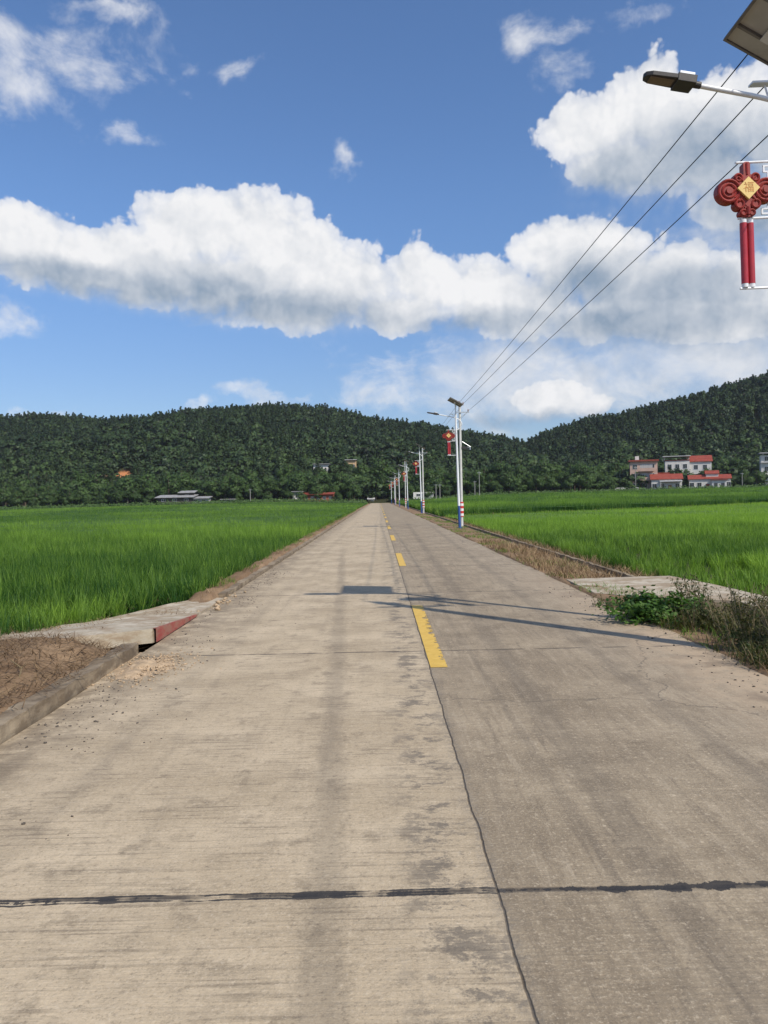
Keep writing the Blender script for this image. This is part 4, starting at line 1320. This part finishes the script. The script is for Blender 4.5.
# tan three-storey house
h = thing('house', (87.2, 243, HZ), 'tan three storey house with balconies and red roof edge', 'house', 'village houses below the right hill')
b = MB(); b.box((0, 0, 4.6), (8.4, 8, 9.6)); b.build('wall', M['wall_tan'], h)
b = MB(); b.box((0, -.1, 9.62), (9.3, 9.2, .5)); rf = b.build('roof', M['roof'], h)
b = MB(); b.box((-1.9, -1, 10.5), (1.2, 1.2, 1.4)); b.build('chimney', M['wall_white'], rf)
for zf in (3.2, 6.2):
    b = MB(); b.box((.8, -4.7, zf), (4.6, 1.4, .18)); b.box((.8, -5.37, zf + .55), (4.6, .08, .9)); b.build('balcony', M['wall_tan'], h)
for zf in (1.6, 4.7, 7.7):
    for xx in (-2.7, .3, 2.6): window(h, xx, -4.0, zf, 1.4, 1.5)
for zf in (4.7, 7.7):
    b = MB(); b.box((.8, -4.02, zf - .3), (3.8, .03, 2.1)); b.build('recess', M['wall_grey'], h)
door(h, -1.0, -4.0, -.2)
# white house with flat canopy and red roof
h = thing('house', (104.6, 250, HZ + 1.2), 'white house up the slope with a flat grey canopy and red hipped roof', 'house', 'village houses below the right hill')
b = MB(); b.box((-3.2, 0, 4), (7.6, 8, 9.0)); b.box((4.0, .5, 4.0), (6.79, 7, 8.4)); b.build('wall', M['wall_white'], h)
b = MB(); b.box((-3.4, -.2, 10.0), (8.8, 9.4, .22)); b.build('canopy', M['tin'], h)
for sx in (-7.2, .4):
    for sy in (-4, 4): b = MB(); b.box((sx, sy, 9.2), (.18, .18, 1.4)); b.build('canopy_post', M['wall_white'], h)
b = MB(); b.box((-3.2, 0, 8.65), (7.9, 8.3, .3)); gable_x(b, .9, 7.4, -3, 4, 8.3, 1.9); rf = b.build('roof', M['roof'], h)
for xx in (-5.6, -3.2, -.8):
    for zf in (3.4, 6.6): window(h, xx, -4, zf, 1.3, 1.5)
for xx in (2.6, 5.4):
    for zf in (3.2, 6.2): window(h, xx, -3, zf, 1.3, 1.5)
# low white house with red roof, left
h = thing('house', (92.0, 236, HZ - .6), 'single storey white house with a wide red roof by the tan house', 'house', 'village houses below the right hill')
b = MB(); b.box((0, 0, 2.0), (9.0, 6, 4.4)); b.build('wall', M['wall_white'], h)
b = MB(); gable_x(b, -4.5, 4.5, -3, 3, 4.2, 1.5); b.box((-1.5, 3.5, 5.7), (5.5, 3, 1.0)); b.build('roof', M['roof'], h)
b = MB(); b.box((1.2, -3.9, 3.35), (6.6, 1.8, .14), Matrix.Rotation(R_(9), 3, 'X')); b.build('porch_roof', M['tin'], h)
for sx in (-1.8, 4.2): b = MB(); b.box((sx, -4.6, 1.5), (.16, .16, 3.2)); b.build('porch_post', M['wall_white'], h)
for xx in (-3.6, -1.3, 3.2): window(h, xx, -3, 1.9, 1.3, 1.4)
door(h, 1.0, -3, -.1)
# low white house with raised middle, right
h = thing('house', (105.8, 236, HZ - .5), 'single storey white house with a raised red roof in its middle', 'house', 'village houses below the right hill')
b = MB(); b.box((0, 0, 1.9), (12, 6, 4.0)); b.box((.8, .2, 4.6), (3.6, 4, 1.8)); b.build('wall', M['wall_white'], h)
b = MB(); gable_x(b, -6.0, 6.0, -3, 3, 3.9, 1.2); gable_x(b, -1.0, 2.6, -1.8, 2.2, 5.5, .9, .3); b.build('roof', M['roof'], h)
b = MB(); b.box((2.6, -4.2, 1.6), (4.2, 2.4, 3.2)); b.build('porch', M['wall_white'], h)
b = MB(); b.box((2.6, -4.4, 3.32), (4.8, 3.0, .2)); b.build('porch_roof', M['roof'], h)
for xx in (-5.2, -3.0, 5.4): window(h, xx, -3, 1.9, 1.3, 1.4)
for xx in (1.6, 3.6): window(h, xx, -5.4, 1.7, 1.1, 1.4)
door(h, -.6, -3, -.1)
# white house at the right edge
h = thing('house', (131.5, 244, HZ + .2), 'white two storey house with a dark flat roof at the right edge', 'house', 'village houses below the right hill')
b = MB(); b.box((0, 0, 5.2), (9, 8, 10.4)); b.build('wall', M['wall_white'], h)
b = MB(); b.box((0, -.3, 11.2), (10, 9.4, .35)); b.box((0, -.3, 8.0), (9.4, 8.8, .2)); b.build('roof', M['slab_grey'], h)
for xx in (-3.9, 0, 3.9): b = MB(); b.box((xx, -3.6, 10.75), (.4, .4, .6)); b.build('roof_post', M['wall_white'], h)
for zf in (3.0, 6.0, 9.3):
    for xx in (-2.8, 0, 2.8): window(h, xx, -4, zf, 1.4, 1.5)
b = MB(); b.box((-.5, -5.5, 1.6), (6, 3, 3.6)); b.build('annex', M['wall_white'], h)
for o in [q for q in COL.objects if q.get('category') == 'house']: face(o)
# low walls and sheds
def lowbox(name, loc, size, mat, label, cat, roofmat=None, win=0, tilt=0, over=.5):
    o = thing(name, loc, label, cat)
    b = MB(); b.box((0, 0, size[2] / 2 - .2), size); b.build('wall', M[mat], o)
    if roofmat:
        b = MB(); b.box((0, -.2, size[2] + .0), (size[0] + over, size[1] + 1.2, .16), Matrix.Rotation(R_(tilt), 3, 'X')); b.build('roof', M[roofmat], o)
    for i in range(win): window(o, -size[0] / 2 + size[0] * (i + .5) / win, -size[1] / 2, size[2] * .48, min(1.2, size[0] / win * .5), size[2] * .35)
    return o


o = MB().box((0, 0, .4), (16, .25, 1.2)).build('garden_wall', M['brick']); o.location = (92, 229.5, HZ - .7); tag(o, 'low red brick wall in front of the low white house', 'wall')
o = MB().box((0, 0, .4), (7.5, .3, 1.6)).build('garden_wall', M['wall_grey']); o.location = (79, 235, HZ - .2); tag(o, 'grey yard wall left of the tan house', 'wall')
o = MB().box((0, 0, .1), (18, 1.4, .6)).build('embankment', M['sand']); o.location = (94, 226, HZ - 1.0); tag(o, 'pale earth bank at the field edge below the houses', 'embankment')
sh1 = lowbox('shed', (-60.0, 221, 1.2), (10, 5, 2.2), 'shed_dark', 'long open farm shed with grey sheet roof behind the left field', 'shed', 'old_tin', 3, 7, 1.5)
lowbox('shed', (-57.5, 224, 2.2), (4, 3, 2.5), 'shed_dark', 'small raised sheet roof above the long farm shed', 'shed', 'old_tin', 1, 8, 1.0)
lowbox('shed', (-53.0, 221.5, 1.2), (5, 4, 1.7), 'wall_grey', 'pale low shed at the right end of the long farm shed', 'shed', 'old_tin', 2, 6, 1.0)
lowbox('shed', (-44.5, 222, .9), (4.5, 3, 1.3), 'wall_grey', 'low pale outbuilding right of the farm sheds', 'shed', 'slab_grey', 1, 0)
# buildings showing between the trees
def zz_(x, y): return float(gz_at(x, y)[0])
lowbox('house', (-18.0, 224, zz_(-18, 222) + .5), (9.0, 4, 2.6), 'brick', 'long low red building among the trees left of the road end', 'house', 'roof', 5, 6)
lowbox('house', (-24.5, 226, zz_(-24, 226) + 1.0), (3.0, 4, 2.6), 'wall_white', 'tiny pale house left of the long red building', 'house', 'slab_grey', 1)
lowbox('house', (-20.3, 268, zz_(-20, 268) + .6), (5.5, 5, 5.0), 'wall_white', 'white house showing through the trees on the left hill', 'house', 'slab_grey', 2)
lowbox('house', (-10.3, 280, zz_(-10, 280) + .9), (4.5, 5, 5.0), 'wall_orange', 'ochre house showing through the trees above the road end', 'house', 'tin', 2)
lowbox('shed', (13.4, 222, 1.3), (6, 3, 2.0), 'wall_white', 'white low shed behind the distant solar lamps', 'shed', None, 2)
o = lowbox('shed', (-2.4, 240, .8), (2.0, 2, .9), 'wall_white', 'white tilted awning beside the end of the road', 'awning', 'tin', 0, 16)
# earth cut
o = lowbox('house', (-100.2, 272, zz_(-100.2, 272) + .5), (3.4, 3, 3.2), 'wall_orange', 'orange earth walled hut in the left woods', 'house', None, 1)

# thin far poles
fp = None
for i, (x, y, hh, lab) in enumerate([(80.5, 231, 8.2, 'thin concrete pole left of the tan three storey house'), (111.5, 226, 5.2, 'short grey pole right of the low red roofed houses'), (120.5, 226, 6.0, 'grey pole below the house at the right edge'),
                                     (-37, 214, 4.4, 'grey pole behind the left rice field'),
                                     (16.2, 208, 5.0, 'leftmost grey pole in the field behind the solar lamps'), (17.3, 208, 4.9, 'grey pole paired with another behind the solar lamps'), (27.4, 210, 5.0, 'shorter grey pole in the field right of the banded utility pole'),
                                     (28.7, 210, 7.6, 'taller grey pole right of the banded utility pole')]):
    if fp is None:
        fp = thing('pole', (0, 0, 0), '', 'pole', 'grey poles along the far side of the fields')
        MB().tube([(0, 0, -.5), (0, 0, 6)], [.12, .09], 8).build('shaft', M['old_pole'], fp, True)
        MB().box((0, 0, 5.7), (1.0, .08, .08)).build('crossarm', M['galv'], fp)
        o = fp
    else: o = copy_tree(fp)
    o.location = (x, y, zz_(x, y)); o.scale = (1, 1, hh / 6); o['label'] = lab


# ------------------------------------------------------------------ thin summer haze
b = MB().box((0, 330, 58.7), (1500, 900, 120.6))
m, t = new_mat('haze_air')
v = t.n('ShaderNodeVolumePrincipled'); v.inputs['Color'].default_value = (.80, .88, 1, 1); v.inputs['Density'].default_value = .00010
ow = t.n('ShaderNodeOutputMaterial'); t.l(v.outputs[0], ow.inputs['Volume'])
hz_o = b.build('haze', m); tag(hz_o, 'thin pale summer haze over the valley', 'haze', kind='stuff')
